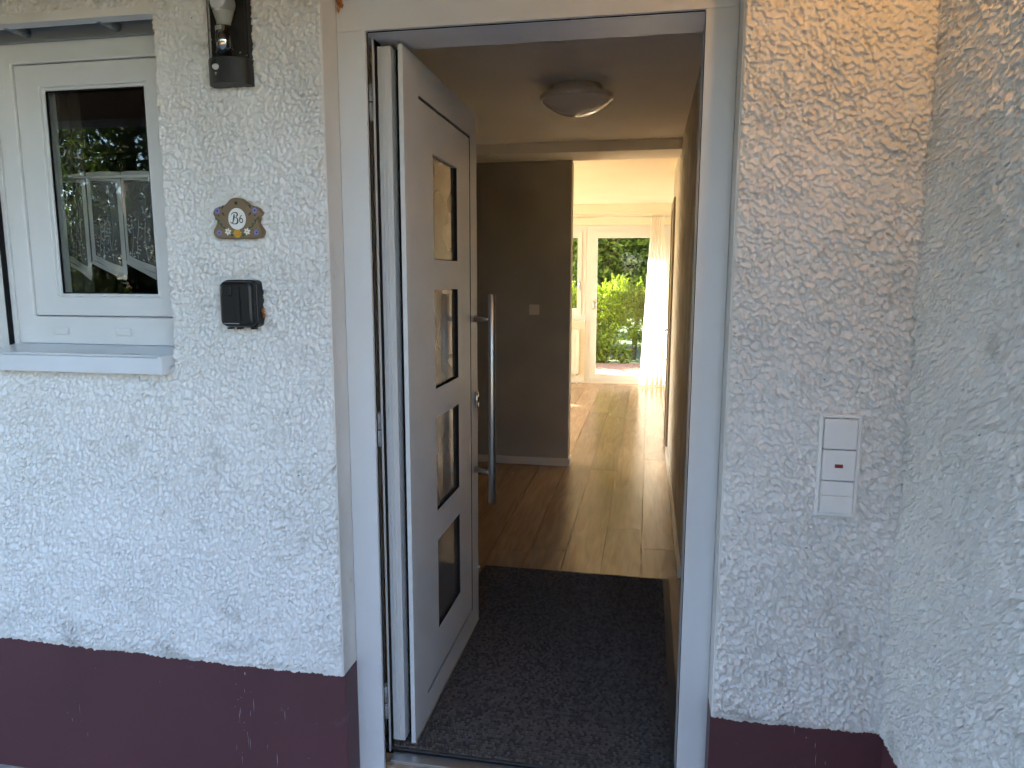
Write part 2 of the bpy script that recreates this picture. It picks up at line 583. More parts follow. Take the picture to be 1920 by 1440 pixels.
# ------------------------------------------------------------------ rough-cast render relief
def h2(ix, iy, seed):
    n = (ix.astype(np.int64) * 374761393 + iy.astype(np.int64) * 668265263 + seed * 1442695041) & 0xffffffff
    n = ((n ^ (n >> 13)) * 1274126177) & 0xffffffff
    n = n ^ (n >> 16)
    return (n & 0xffffff) / float(0xffffff)
def vnoise(u, v, seed):
    iu, iv = np.floor(u), np.floor(v)
    fu, fv = u - iu, v - iv
    fu, fv = fu * fu * (3 - 2 * fu), fv * fv * (3 - 2 * fv)
    a, b, c, d = h2(iu, iv, seed), h2(iu + 1, iv, seed), h2(iu, iv + 1, seed), h2(iu + 1, iv + 1, seed)
    return (a * (1 - fu) + b * fu) * (1 - fv) + (c * (1 - fu) + d * fu) * fv
def domes(u, v, seed, rad=0.82):
    """highest of the rounded lumps scattered one per cell"""
    iu, iv = np.floor(u), np.floor(v)
    best = np.zeros_like(u)
    for du in (-1, 0, 1):
        for dv in (-1, 0, 1):
            cu, cv = iu + du, iv + dv
            px, py = cu + h2(cu, cv, seed), cv + h2(cu, cv, seed + 11)
            r = rad * (0.55 + 0.6 * h2(cu, cv, seed + 23))
            hh = 0.35 + 0.65 * h2(cu, cv, seed + 37)
            d2 = ((u - px) ** 2 + (v - py) ** 2) / (r * r)
            best = np.maximum(best, hh * np.sqrt(np.clip(1 - d2, 0, 1)))
    return best
def relief(u, v, seed=3):
    wu = u + 0.009 * (vnoise(u / .016, v / .016, seed + 1) - .5) + 0.004 * (vnoise(u / .005, v / .005, seed + 5) - .5)
    wv = v + 0.009 * (vnoise(u / .016, v / .016, seed + 2) - .5) + 0.004 * (vnoise(u / .005, v / .005, seed + 6) - .5)
    a = domes(wu / .0100, wv / .0084, seed + 50, .74)
    b = domes(wu / .0056, wv / .0052, seed + 90, .75)
    big = domes(wu / .031, wv / .024, seed + 70, .60)
    c = vnoise(u / .09, v / .09, seed + 130)
    msk = 0.45 + 0.55 * vnoise(u / .13, v / .10, seed + 150) + 0.35 * vnoise(u / .035, v / .03, seed + 170)
    return (0.0135 * a + 0.0055 * b) * msk + 0.0042 * big * vnoise(u / .2, v / .2, seed + 190) + 0.004 * c

def stucco(name, u0, u1, v0, v1, step, fmap, parent, hole=None, jag=None, back=0.016, seed=3):
    """relief sheet over u0..u1, v0..v1; fmap(u, v, h) -> xyz arrays; every rim is folded back into the wall"""
    nu, nv = int((u1 - u0) / step) + 1, int((v1 - v0) / step) + 1
    us, vs = np.linspace(u0, u1, nu), np.linspace(v0, v1, nv)
    U, V = np.meshgrid(us, vs, indexing='ij')
    H = relief(U, V, seed)
    if jag is not None:      # ragged lower edge
        j = (vnoise(us / .022, us * 0 + .5, seed + 9) - .5) * .006 + (vnoise(us / .13, us * 0 + 2.5, seed + 7) - .5) * .012 + (vnoise(us / .007, us * 0 + 4.5, seed + 8) - .5) * .005
        t = np.clip(1 - (V - v0) / 0.05, 0, 1)
        V = V + j[:, None] * t * jag
        H = H * np.clip((V - v0 + .006) / .035, .3, 1)
    X, Y, Z = fmap(U, V, H)
    P = np.stack([X, Y, Z], -1).reshape(-1, 3)
    Xb, Yb, Zb = fmap(U, V, H * 0 - back)
    Pb = np.stack([Xb, Yb, Zb], -1).reshape(-1, 3)
    cu, cv = (us[:-1] + us[1:]) / 2, (vs[:-1] + vs[1:]) / 2
    keep = np.ones((nu - 1, nv - 1), bool)
    if hole:
        a, b, c, d = hole
        keep &= ~((cu[:, None] > a) & (cu[:, None] < b) & (cv[None] > c) & (cv[None] < d))
    I = np.arange(nu * nv).reshape(nu, nv)
    q = np.stack([I[:-1, :-1], I[1:, :-1], I[1:, 1:], I[:-1, 1:]], -1)[keep]
    F = [q]
    N = len(P)
    kp = np.pad(keep, 1)
    kk = kp[1:-1, 1:-1]
    def rim(nb, a, b):
        mk = kk & ~nb
        aa, bb = a[mk], b[mk]
        F.append(np.stack([bb, aa, aa + N, bb + N], -1))
    rim(kp[:-2, 1:-1], I[:-1, 1:], I[:-1, :-1])
    rim(kp[2:, 1:-1], I[1:, :-1], I[1:, 1:])
    rim(kp[1:-1, :-2], I[:-1, :-1], I[1:, :-1])
    rim(kp[1:-1, 2:], I[1:, 1:], I[:-1, 1:])
    F = np.concatenate(F)
    used = np.zeros(2 * N, bool)
    used[F.ravel()] = True
    rem = np.cumsum(used) - 1
    return mesh_np(name, np.concatenate([P, Pb])[used], rem[F], 'stucco', parent)

# ------------------------------------------------------------------ the ground
g = MB()
g.add([(-300, -300, -0.17), (300, -300, -0.17), (300, 300, -0.17), (-300, 300, -0.17)], [(0, 1, 2, 3)])
struct('ground', g, 'lawn')
struct('bounce_drive', B(-14, 9, -7.0, -1.56, -.1695, -.150), 'gravel')  # unseen gravel added to set how the ground bounces light
path = struct('path', B(-3.4, 1.37, -1.55, -0.079, -0.168, -0.160), 'joint_sand')
for i in range(12):
    for j in range(4):
        x, y = -3.4 + i * .4, -1.55 + j * .4
        x1, y1 = min(x + .392, 1.37), min(y + .392, -.079)
        if y1 - y > .05 and x1 - x > .05:
            B(x, x1, y, y1, -.160, -.120 + rnd.uniform(-.002, .002), bev=.004).build('paving_slab', 'slab_stone', path)

# ------------------------------------------------------------------ the house shell
SY = -0.091           # mean front of the rough-cast
house = thing('house', (-1.6, 0, -0.17), 'white rough-cast house with a maroon painted base around the doorway', 'house')
fm_y = lambda u, v, w_: (u, w_, v)
wallc = MB()
def front_solid(x, z):
    if -1.25 < x < -.565 and 1.272 < z < 2.45: return False
    if -.082 < x < .960 and z > -.05 and z < 2.229: return False
    return True
wallc.plate([-4.5, -1.25, -.565, -.082, .960, 1.50], [-.3, -.05, 1.272, 2.229, 2.45, 2.70], front_solid, -.078, .22, fm_y)
wallc.build('front_wall', 'reveal_plaster', house)
B(-1.25, -.565, -.078, -.050, 2.194, 2.449).build('lintel', 'reveal_plaster', house)
MB().box(-1.27, -.545, -.0985, -.0785, 2.191, 2.216, bev=.002).build('plaster_edge', 'reveal_plaster', house)
MB().plate([.22, 4.0, 8.1, 8.3], [-.3, .08, 2.38, 2.70], lambda y, z: not (4.0 < y < 8.1 and .08 < z < 2.38), -4.5, -4.25, lambda u, v, w_: (w_, u, v)).build('side_wall', 'living_wall', house)
MB().box(2.6, 2.85, .22, 8.3, -.3, 2.7).build('side_wall', 'living_wall', house)
far = MB().plate([-4.5, -4.2, -2.95, -.90, -.103, 1.04, 1.25, 2.45, 2.85], [-.3, .01, .90, 2.225, 2.70],
                 lambda x, z: not ((-.90 < x < -.103 and .90 < z < 2.225) or (-.103 < x < 1.04 and .01 < z < 2.225) or (1.25 < x < 2.45 and .90 < z < 2.225) or (-4.2 < x < -2.95 and .01 < z < 2.225)),
                 8.30, 8.58, fm_y)
far.build('garden_wall', 'living_wall', house)
MB().box(-4.5, 4.6, -.07, 8.58, 2.702, 6.2).build('shade_storey', 'living_wall', house)  # unseen storey, added so its shadow covers the front ground
MB().box(-4.8, 4.6, 8.581, 9.08, 2.702, 2.80).build('garden_eave', 'roof_boards', house)
rf = MB()
rf.add([(-13.2, -.6, 6.202), (4.9, -.6, 6.202), (4.9, 9.0, 6.202), (-13.2, 9.0, 6.202), (-13.2, 4.3, 8.6), (4.9, 4.3, 8.6)],
       [(0, 1, 5, 4), (2, 3, 4, 5), (0, 4, 3), (1, 2, 5), (0, 3, 2, 1)])
rf.build('roof', 'roof_tile', house)
MB().box(-13, -4.502, -.078, 2.2, -.3, 6.2).build('shade_wing', 'reveal_plaster', house)  # unseen block added to stop sun raking past the house end
eave = MB()
eave.box(-4.8, 1.372, -1.68, -.099, 2.38, 2.50)
eave.build('porch_ceiling', 'roof_boards', house)
MB().box(-4.8, 1.372, -1.71, -1.682, 2.34, 2.58).build('fascia', 'frame_white', house)
MB().box(1.391, 4.6, -1.75, .215, -.3, 2.701).build('wing_wall', 'reveal_plaster', house)
MB().box(1.30, 4.8, -2.0, -.075, 2.702, 2.82).build('wing_roof', 'roof_tile', house)
# maroon base
pl = MB().box(-4.5, -.0835, -.0815, -.0785, -.2, .365).box(.9615, 1.392, -.0815, -.0785, -.2, .365)
pl.build('plinth', 'plinth_paint', house)
MB().box(1.3875, 1.3905, -1.75, -.0815, -.2, .37).build('wing_plinth', 'plinth_paint', house)
MB().box(-.0845, -.0795, -.0800, -.0012, -.2, .342).build('reveal_plinth', 'plinth_paint', house)
MB().box(.9575, .9625, -.0800, -.0012, -.2, .342).build('reveal_plinth', 'plinth_paint', house)
MB().box(-.0845, -.0803, -.092, -.0012, .343, 2.24, bev=.0015).build('reveal', 'reveal_plaster', house)
MB().box(.9583, .9645, -.092, -.0012, .343, 2.24, bev=.0015).build('reveal', 'reveal_plaster', house)
MB().box(-.0845, .9645, -.092, -.0012, 2.2275, 2.242, bev=.0015).build('reveal', 'reveal_plaster', house)
# chips of pale paint on the base
ch = MB()
for cx, cz, n, sx, sz in [(-.42, .27, 12, .03, .05), (-.43, .12, 14, .02, .09), (-1.02, .17, 5, .03, .03), (-.95, .05, 6, .10, .05), (-.20, .1, 10, .12, .1), (1.2, .26, 8, .1, .04), (-.65, .2, 8, .3, .1)]:
    for i in range(n):
        x, z = rnd.gauss(cx, sx), rnd.gauss(cz, sz)
        if z > .33 or -.09 < x < .97: continue
        a, b = rnd.uniform(.0006, .0016), rnd.choice([.001, .0015, .002, .012, .025]) * rnd.uniform(.6, 1.3)
        if b > .008: a *= .45
        ch.add([(x - a, -.0822, z), (x, -.0822, z - b), (x + a, -.0822, z), (x, -.0822, z + b * .7)], [(0, 1, 2, 3)])
tag(ch.build('paint_chips', 'paint_chip', house, recalc=False), kind='stuff')

fF = lambda u, v, h: (u, SY - h + .004, v - .8 * (h - .008) * (h > 0))     # the lumps sag a little
stucco('rough_cast', -1.46, -.083, .336, 2.34, .0024, fF, house, hole=(-1.25, -.562, 1.245, 2.214), jag=1.0)
stucco('rough_cast', .9625, 1.384, .336, 2.34, .0024, fF, house, jag=1.0, seed=3)
stucco('rough_cast', -4.5, -1.46, .336, 2.61, .014, fF, house, jag=1.0)
stucco('rough_cast', -1.46, -.083, 2.34, 2.61, .012, fF, house)
stucco('rough_cast', .9625, 1.384, 2.34, 2.61, .012, fF, house)
stucco('rough_cast', -.083, .9625, 2.242, 2.61, .012, fF, house)
fR = lambda u, v, h: (1.379 - h + .004, -u, v - .8 * (h - .008) * (h > 0))
stucco('rough_cast', .089, 1.0, .333, 2.34, .0026, fR, house, jag=1.4, seed=77)
stucco('rough_cast', 1.0, 1.75, .333, 2.61, .012, fR, house, jag=1.0, seed=77)
stucco('rough_cast', .089, 1.0, 2.34, 2.61, .012, fR, house, seed=77)

# ------------------------------------------------------------------ interior
struct('subfloor', B(-4.25, 2.6, .02, 8.32, -.05, -.016), 'oak')
floor = struct('floor', B(-4.2, -.87, .22, 8.299, -.0155, -.0005), 'oak')
PW = .205
for i in range(-5, 5):
    x0 = .152 + PW * i
    y = .221 - rnd.uniform(0, 1.2)
    if i == 3: y = .22 - .45
    while y < 8.29:
        y2 = y + rnd.uniform(1.9, 2.3)
        if i == 3 and y < .2: y2 = 1.98
        a, b = max(y, .221), min(y2, 8.298)
        if b - a > .03:
            c = Vector((x0 + PW / 2, (a + b) / 2, 0))
            o = MB().box(-PW / 2 + .0009, PW / 2 - .0009, -(b - a) / 2 + .0009, (b - a) / 2 - .0009, -.0155, 0, bev=.0020).build('plank', 'oak')
            o.location = c
            o.parent = floor
        y = y2
struct('hall_ceiling', B(-4.25, 2.6, .221, 3.319, 2.45, 2.699), 'hall_ceiling')
struct('ceiling_beam', B(-4.25, .964, 3.32, 3.70, 2.378, 2.699), 'hall_ceiling')
struct('living_ceiling', B(-4.25, 2.6, 3.701, 8.299, 2.50, 2.699), 'living_wall')
struct('hall_wall', B(-4.249, .168, 3.66, 3.80, -.015, 2.377), 'hall_wall')
struct('corridor_wall', B(.965, 1.10, 1.62, 4.9, -.015, 2.4995 - .05), 'corridor_plaster')
struct('corridor_wall_upper', B(.9655, 1.0995, 3.75, 4.9, 2.4496, 2.499), 'living_wall')
struct('partition_wall', B(-.56, -.50, .221, 3.20, -.015, 2.449), 'hall_wall')
struct('partition_wall_back', B(-4.249, -.50, 3.201, 3.26, -.015, 2.449), 'hall_wall')
struct('closet_wall', B(1.101, 2.6, 4.75, 4.9, -.015, 2.499), 'living_wall')
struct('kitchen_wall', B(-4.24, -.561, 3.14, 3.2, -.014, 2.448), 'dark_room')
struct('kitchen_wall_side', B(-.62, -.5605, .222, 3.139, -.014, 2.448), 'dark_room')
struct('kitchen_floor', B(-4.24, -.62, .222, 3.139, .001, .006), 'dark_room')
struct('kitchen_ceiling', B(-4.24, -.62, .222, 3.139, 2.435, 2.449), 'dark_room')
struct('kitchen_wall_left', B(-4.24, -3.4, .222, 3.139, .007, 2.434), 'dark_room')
# skirting boards
def skirting(label, mb):
    return tag(mb.build('skirting_board', 'trim_white'), label, 'skirting board')
skirting('white skirting along the dark hall wall', MB().box(-4.2, .1675, 3.644, 3.6595, 0.0005, .062, bev=.003).box(.1682, .184, 3.644, 3.80, .0005, .062, bev=.003))
skirting('white skirting along the foot of the right corridor wall', MB().box(.948, .9645, 1.605, 4.25, .0005, .060, bev=.003).box(.966, 1.10, 1.604, 1.6195, .0005, .060, bev=.003))
skirting('pale skirting under the radiator by the garden door', MB().box(-1.88, -.108, 8.284, 8.2995, .0005, .06, bev=.003))
# panelled shutter box above the garden windows
struct('shutter_box', B(-4.2, 1.10, 8.17, 8.299, 2.372, 2.499, bev=.004), 'living_wall')

# corridor door seen edge-on
cd = thing('interior_door', (.965, 4.6, 0), 'brown door casing seen edge-on in the right corridor wall', 'door')
MB().box(.948, .9645, 4.27, 4.345, .0005, 2.16, bev=.003).build('casing', 'casing_wood', cd)
MB().box(.948, .9645, 4.82, 4.895, .0005, 2.16, bev=.003).build('casing', 'casing_wood', cd)
MB().box(.948, .9645, 4.346, 4.819, 2.09, 2.16, bev=.003).build('casing', 'casing_wood', cd)
MB().box(.957, .9645, 4.347, 4.818, .008, 2.088).build('door_leaf', 'casing_wood', cd)
MB().tube([(.957, 4.75, 1.03), (.925, 4.75, 1.03), (.925, 4.66, 1.03)], .008).build('door_handle', 'steel', cd)

# light switch
sw = thing('light_switch', (-.113, 3.66, 1.25), 'small square white light switch on the dark hall wall', 'light switch')
MB().box(-.153, -.073, 3.650, 3.6598, 1.21, 1.29, bev=.003).build('cover_frame', 'switch_white', sw)
MB().box(-.141, -.085, 3.645, 3.6502, 1.222, 1.278, bev=.002).build('rocker', 'switch_white', sw)

# ceiling lamp
LX, LY = .377, 1.86
cl = thing('ceiling_lamp', (LX, LY, 2.45), 'round flush ceiling lamp with a shallow glass bowl in the hall', 'ceiling lamp')
MB().lathe([(.0, -.0005), (.128, -.0005), (.135, -.03), (.138, -.045), (.0, -.045)], (LX, LY, 2.45), 40).build('base', 'lamp_metal', cl)
MB().lathe([(.13, -.038), (.178, -.044), (.1845, -.048), (.1845, -.072), (.180, -.075), (.176, -.070)], (LX, LY, 2.45), 48).build('rim', 'lamp_metal', cl)
MB().lathe([(.1765, -.070)] + [(.1765 * (1 - k / 14), -.070 - .074 * (1 - (1 - k / 14) ** 2.1)) for k in range(1, 15)], (LX, LY, 2.45), 48).build('glass_bowl', 'lamp_glass', cl)
a0 = math.atan2(-1.9 - LY, .76 - LX) - .10
for k, dw in ((0, .33), (2.09, .1), (-2.09, .1)):
    MB().lathe([(.1850, -.045), (.1868, -.047), (.1868, -.074), (.1850, -.076)], (LX, LY, 2.45), 8, a0 + k - dw / 2, a0 + k + dw / 2).build('clip', 'lamp_metal', cl)

# ------------------------------------------------------------------ front door frame
df = thing('door_frame', (.44, .04, 0), 'white front door frame with broad flat face set in the rough-cast wall', 'door frame')
H = 2.146
def frame_piece(name, x0, x1, z0, z1, m_='frame_white'):
    return MB().box(x0, x1, 0, .012, z0, z1, bev=.0012).build(name, m_, df)
frame_piece('jamb', -.080, 0, -.10, H)
frame_piece('jamb', .88, .9572, -.10, H)
frame_piece('head', -.080, .9572, H + .0004, H + .080)
MB().box(-.080, -.050, .0122, .16, -.06, H + .03).build('inner_jamb', 'frame_white', df)
MB().box(.884, .9572, .0122, .20, -.06, H + .03).build('inner_jamb', 'frame_white', df)
MB().box(-.0798, .957, .0122, .185, H + .004, H + .079).build('inner_head', 'frame_white', df)
MB().box(-.001, .0010, .0125, .016, .0, H - .002).box(.879, .881, .0125, .016, .0, H - .002).box(.002, .878, .0125, .016, H - .001, H + .002).build('gasket', 'black_rubber', df)
MB().box(-.0785, .956, .0045, .075, -.06, -.028, bev=.002).build('sill_bar', 'alu', df)
MB().box(.002, .878, .036, .080, -.0275, -.006, bev=.003).build('threshold', 'alu', df)
MB().box(-.0495, .8835, .081, .2195, -.06, -.002).build('threshold_seal', 'black_rubber', df)

# ------------------------------------------------------------------ front door leaf (open, at right angles to the wall)
FX = .069
dl = thing('front_door', (.03, .10, .016), 'open white front door with four square panes and a long steel bar handle', 'door')
Y0, Y1, Z0, Z1 = .10, .975, .016, 2.14
fm_x = lambda u, v, w_: (w_, u, v)
prof = MB()
xs = [-.005, .004, .0055, .014, .0155, .026, .0275, .035]
prof.box(-.005, .033, Y0 + .002, Y1 - .004, Z0 + .004, Z1 - .004)
prof.build('inner_profile', 'door_white', dl)
for a, b in ((-.005, .0035), (.005, .0135), (.015, .0255), (.027, .0335)):
    MB().box(a, b, Y0 - .0005, Y0 + .0018, Z0 + .004, Z1 - .004, bev=.0006).build('edge_strip', 'door_white', dl)
MB().box(-.0105, -.0072, .074, Y0 + .03, -.006, Z1 + .03).build('rebate_lip', 'door_white', dl)
MB().box(-.0070, -.0052, .082, Y0 + .03, .0, Z1 + .022).build('rebate_gasket', 'black_rubber', dl)
MB().box(.0352, .0548, Y0 + .040, Y1 - .003, Z0 + .002, Z1 - .002).build('core', 'black_rubber', dl)
panes = [(1.556, 1.889), (1.1255, 1.4560), (.699, 1.0245), (.269, .5935)]
PY0, PY1 = .376, .672
ycut = sorted([Y0, .235, PY0, PY1, .856, .869, Y1])
zcut = sorted([Z0, .101, .114, 2.026, 2.037, Z1] + [q for p_ in panes for q in p_])
def skin_solid(y, z):
    if PY0 < y < PY1 and any(a < z < b for a, b in panes): return False
    if .856 < y < .869 and .101 < z < 2.037: return False
    if .235 < y < .869 and (.101 < z < .114 or 2.026 < z < 2.037): return False
    return True
sk = MB().plate(ycut, zcut, skin_solid, .0550, FX, fm_x).build('outer_panel', 'door_white', dl)
bv = sk.modifiers.new('b', 'BEVEL')
bv.width = .0009
bv.segments = 2
bv.limit_method = 'ANGLE'
for a, b in panes:
    p_ = MB().box(.0552, .0572, PY0 - .004 + .0045, PY1 - .0005, a + .0005, b - .0005).build('pane', 'door_glass', dl)
    MB().box(.0574, .0684, PY1 - .0040, PY1 - .0006, a + .001, b - .001).box(.0574, .0675, PY0 + .001, PY1 - .0042, a + .0007, a + .0030).build('pane_gasket', 'black_rubber', p_)
MB().box(.0552, .0686, .8645, .8687, .1032, 2.0350).build('groove_gasket', 'black_rubber', dl)
# steel trim of the groove
MB().box(.0552, .0665, .2355, .8555, .1012, .1030).box(.0552, .0665, .2355, .8555, 2.0352, 2.0368).build('groove_trim', 'alu', dl)
# drip edge at the foot
MB().box(.052, .0715, Y0 + .001, Y1 - .001, Z0 - .006, Z0 - .0005).build('bottom_rail', 'alu', dl)
# hinges
for za, zb in ((1.938, 2.036), (.990, 1.094), (.095, .205)):
    zm = (za + zb) / 2
    h = MB().tube([(-.028, .100, za), (-.028, .100, zm - .0015)], .0125, 16).tube([(-.028, .100, zm + .0015), (-.028, .100, zb)], .0125, 16).build('hinge', 'frame_white', dl)
    MB().tube([(-.028, .100, zm - .002), (-.028, .100, zm + .002)], .0115, 12).build('hinge_gap', 'black_rubber', h)
    MB().tube([(-.0215, .088, zm + .018), (-.0215, .0868, zm + .018)], .003, 8).build('hinge_screw', 'alu', h)
# pull handle
BX, BY = .154, .872
ph = MB().tube([(BX, BY, .577), (BX, BY, .579), (BX, BY, 1.430), (BX, BY, 1.432)], [.0142, .0158, .0158, .0142], 24).build('pull_handle', 'steel', dl)
for z in (1.332, .703):
    MB().tube([(FX - .001, BY + .05, z), (BX, BY, z)], .0095, 12).build('stand_off', 'steel', ph)
    MB().tube([(FX - .0005, BY + .0505, z), (FX + .005, BY + .047, z)], .015, 16).build('rosette', 'steel', ph)
# lock rosette
lk = MB().prism([(.0165 * math.cos(t) , .034 * math.sin(t)) for t in [k * math.tau / 20 for k in range(20)]], (FX - .0005, .935, .997), (0, 1, 0), (0, 0, 1), .014, bev=.004, smooth=True).build('lock_rosette', 'chrome', dl)
MB().box(FX + .0136, FX + .0165, .932, .938, .984, 1.010, bev=.001).build('key_slot', 'black_plastic', lk)
MB().tube([(FX, .95, .262), (FX + .012, .95, .262)], .006, 10).build('stop_pin', 'door_white', dl)

# ------------------------------------------------------------------ door mat
mt_ = thing('door_mat', (.43, .83, 0), 'dark grey ribbed door mat with black rubber border inside the doorway', 'door mat')
MX0, MX1, MY0, MY1 = -.042, .905, .225, 1.575
MB().box(MX0, MX1, MY0, MY1, .0006, .0040, bev=.0012).build('rubber_border', 'mat_rubber', mt_)
MB().box(-.045, .8825, .081, .2245, -.0015, .0040).build('rubber_lip', 'mat_rubber', mt_)
px, py = .0108, .0128
gx = np.arange(MX0 + .022, MX1 - .036, px)
gy = np.arange(MY0 - .13, MY1 - .016, py)
GX, GY = np.meshgrid(gx, gy, indexing='ij')
GX = GX + ((np.arange(len(gy)) % 2) * px * .5)[None]
rs = np.random.RandomState(3)
GX = (GX + rs.normal(0, .0006, GX.shape)).ravel()
GY = (GY + rs.normal(0, .0006, GY.shape)).ravel()
ok = ~((GY < MY0 + .004) & ((GX < -.035) | (GX > .872)))
GX, GY = GX[ok], GY[ok]
hh = .0040 + .0058 * rs.uniform(.7, 1.1, len(GX))
ring = [(-.5, -.42), (.5, -.42), (.5, .42), (-.5, .42)]
Vm = []
for sx, sz in ((1.0, 0.0), (.82, .75)):
    for a, b in ring:
        Vm.append(np.stack([GX + a * px * sx * .95, GY + b * py * sx * .95, .0036 + (hh - .0036) * sz], -1))
Vm.append(np.stack([GX, GY, hh + .0006], -1))
N = len(GX)
Vm = np.stack(Vm, 1).reshape(-1, 3)
tri = []
for k in range(4):
    k2 = (k + 1) % 4
    tri += [(k, k2, 4 + k2), (k, 4 + k2, 4 + k), (4 + k, 4 + k2, 8)]
Fm = (np.arange(N) * 9)[:, None, None] + np.array(tri)[None]
tag(mesh_np('pile', Vm, Fm.reshape(-1, 3), 'mat_pile', mt_, smooth=True), kind='stuff')

# ------------------------------------------------------------------ left window
wd = thing('window', (-.9, .05, 1.27), 'white plastic window with a lace curtain behind the dark pane', 'window')
WX0, WX1 = -1.205, -.55
wz0, wz1 = 1.288, 2.198
fr = MB().plate([WX0, -1.143, -.612, WX1], [wz0, 1.374, 2.128, wz1], lambda x, z: not (-1.143 < x < -.612 and 1.374 < z < 2.128), .036, .10, fm_y)
fro = fr.build('frame', 'pvc_white', wd)
sa = MB().plate([-1.1405, -1.058, -.697, -.6145], [1.3765, 1.4365, 2.060, 2.1255], lambda x, z: not (-1.058 < x < -.697 and 1.4365 < z < 2.060), .042, .105, fm_y)
sash = sa.build('sash', 'pvc_white', wd)
bead = MB().plate([-1.0585, -1.046, -.709, -.6965], [1.436, 1.4455, 2.0505, 2.0605], lambda x, z: not (-1.046 < x < -.709 and 1.4455 < z < 2.0505), .047, .06, fm_y).build('glazing_bead', 'pvc_white', sash)
MB().plate([-1.0461, -1.0425, -.7125, -.7089], [1.4454, 1.4485, 2.0475, 2.0506], lambda x, z: not (-1.0425 < x < -.7125 and 1.4485 < z < 2.0475), .052, .058, fm_y).build('gasket', 'black_rubber', sash)
MB().box(-1.052, -.703, .0605, .0645, 1.441, 2.055).build('pane', 'window_glass', sash)
for q in (fro, sash, bead):
    bv = q.modifiers.new('b', 'BEVEL')
    bv.width = .004
    bv.segments = 2
    bv.limit_method = 'ANGLE'
for x in (-1.046, -.823):
    MB().box(x - .026, x + .026, .0245, .0358, 1.318, 1.340, bev=.004).build('drain_cap', 'pvc_white', wd)
# interior casement handle, ajar knob on the inside
MB().box(-1.128, -1.112, .1052, .13, 1.70, 1.80, bev=.004).build('inner_handle', 'pvc_white', wd)

ws = thing('window_sill', (-.9, -.05, 1.25), 'white folded metal sill projecting below the left window', 'window sill')
sp = MB()
def sheet(pts, x0, x1):
    for (a, b), (c, d) in zip(pts[:-1], pts[1:]):
        sp.add([(x0, a, b), (x1, a, b), (x1, c, d), (x0, c, d)], [(0, 1, 2, 3)])
sp.prism([(.035, 1.2875), (.035, 1.262), (.030, 1.262), (.030, 1.2650), (-.143, 1.2605), (-.143, 1.228), (-.140, 1.228), (-.140, 1.2575)][::-1] + [(.0, 1.2600), (.037, 1.260), (.037, 1.2875)][::1], (-1.30, 0, 0), (0, 1, 0), (0, 0, 1), .722)
sp.build('sill_sheet', 'sill_white', ws)
MB().box(-1.30, -.578, -.1455, -.1425, 1.2265, 1.272, bev=.001).build('front_lip', 'sill_white', ws)
MB().prism([(-.1465, 1.2245), (-.118, 1.2245), (-.116, 1.246), (-.078, 1.250), (-.078, 1.276), (-.120, 1.278), (-.1465, 1.276)], (-.5785, 0, 0), (0, 1, 0), (0, 0, 1), .012, bev=.002).build('end_cap', 'sill_white', ws)
scw = MB().tube([(-.945, .0362, 1.277), (-.945, .031, 1.277)], .006, 14).build('screw', 'alu', ws)
MB().tube([(-.945, .0311, 1.277), (-.945, .0303, 1.277)], .0025, 6).build('screw_socket', 'black_rubber', scw)

rs_ = thing('roller_shutter', (-.9, 0, 2.2), 'grey raised roller shutter with two stop pegs at the window top', 'roller shutter')
MB().box(-1.205, -.56, .018, .034, 2.182, 2.262, bev=.003).build('bottom_bar', 'shutter_grey', rs_)
MB().box(-1.205, -.56, .020, .032, 2.2625, 2.32, bev=.003).build('slat', 'shutter_grey', rs_)
for x in (-1.056, -.755):
    pg = MB().tube([(x, .0178, 2.204), (x, -.060, 2.202)], [.0125, .0105], 16).build('stop_peg', 'shutter_grey', rs_)
    MB().tube([(x, -.0601, 2.202), (x, -.0606, 2.202)], .0075, 12).build('peg_bore', 'black_rubber', pg)
MB().box(-1.2495, -1.2215, -.060, .012, 1.274, 2.30, bev=.002).build('guide_rail', 'pvc_white', rs_)
MB().box(-1.2225, -1.2192, .0125, .030, 1.276, 2.30).build('brush_seal', 'black_rubber', rs_)
MB().box(-1.2495, -1.2065, .0305, .060, 1.276, 2.30, bev=.002).build('rail_foot', 'pvc_white', rs_)

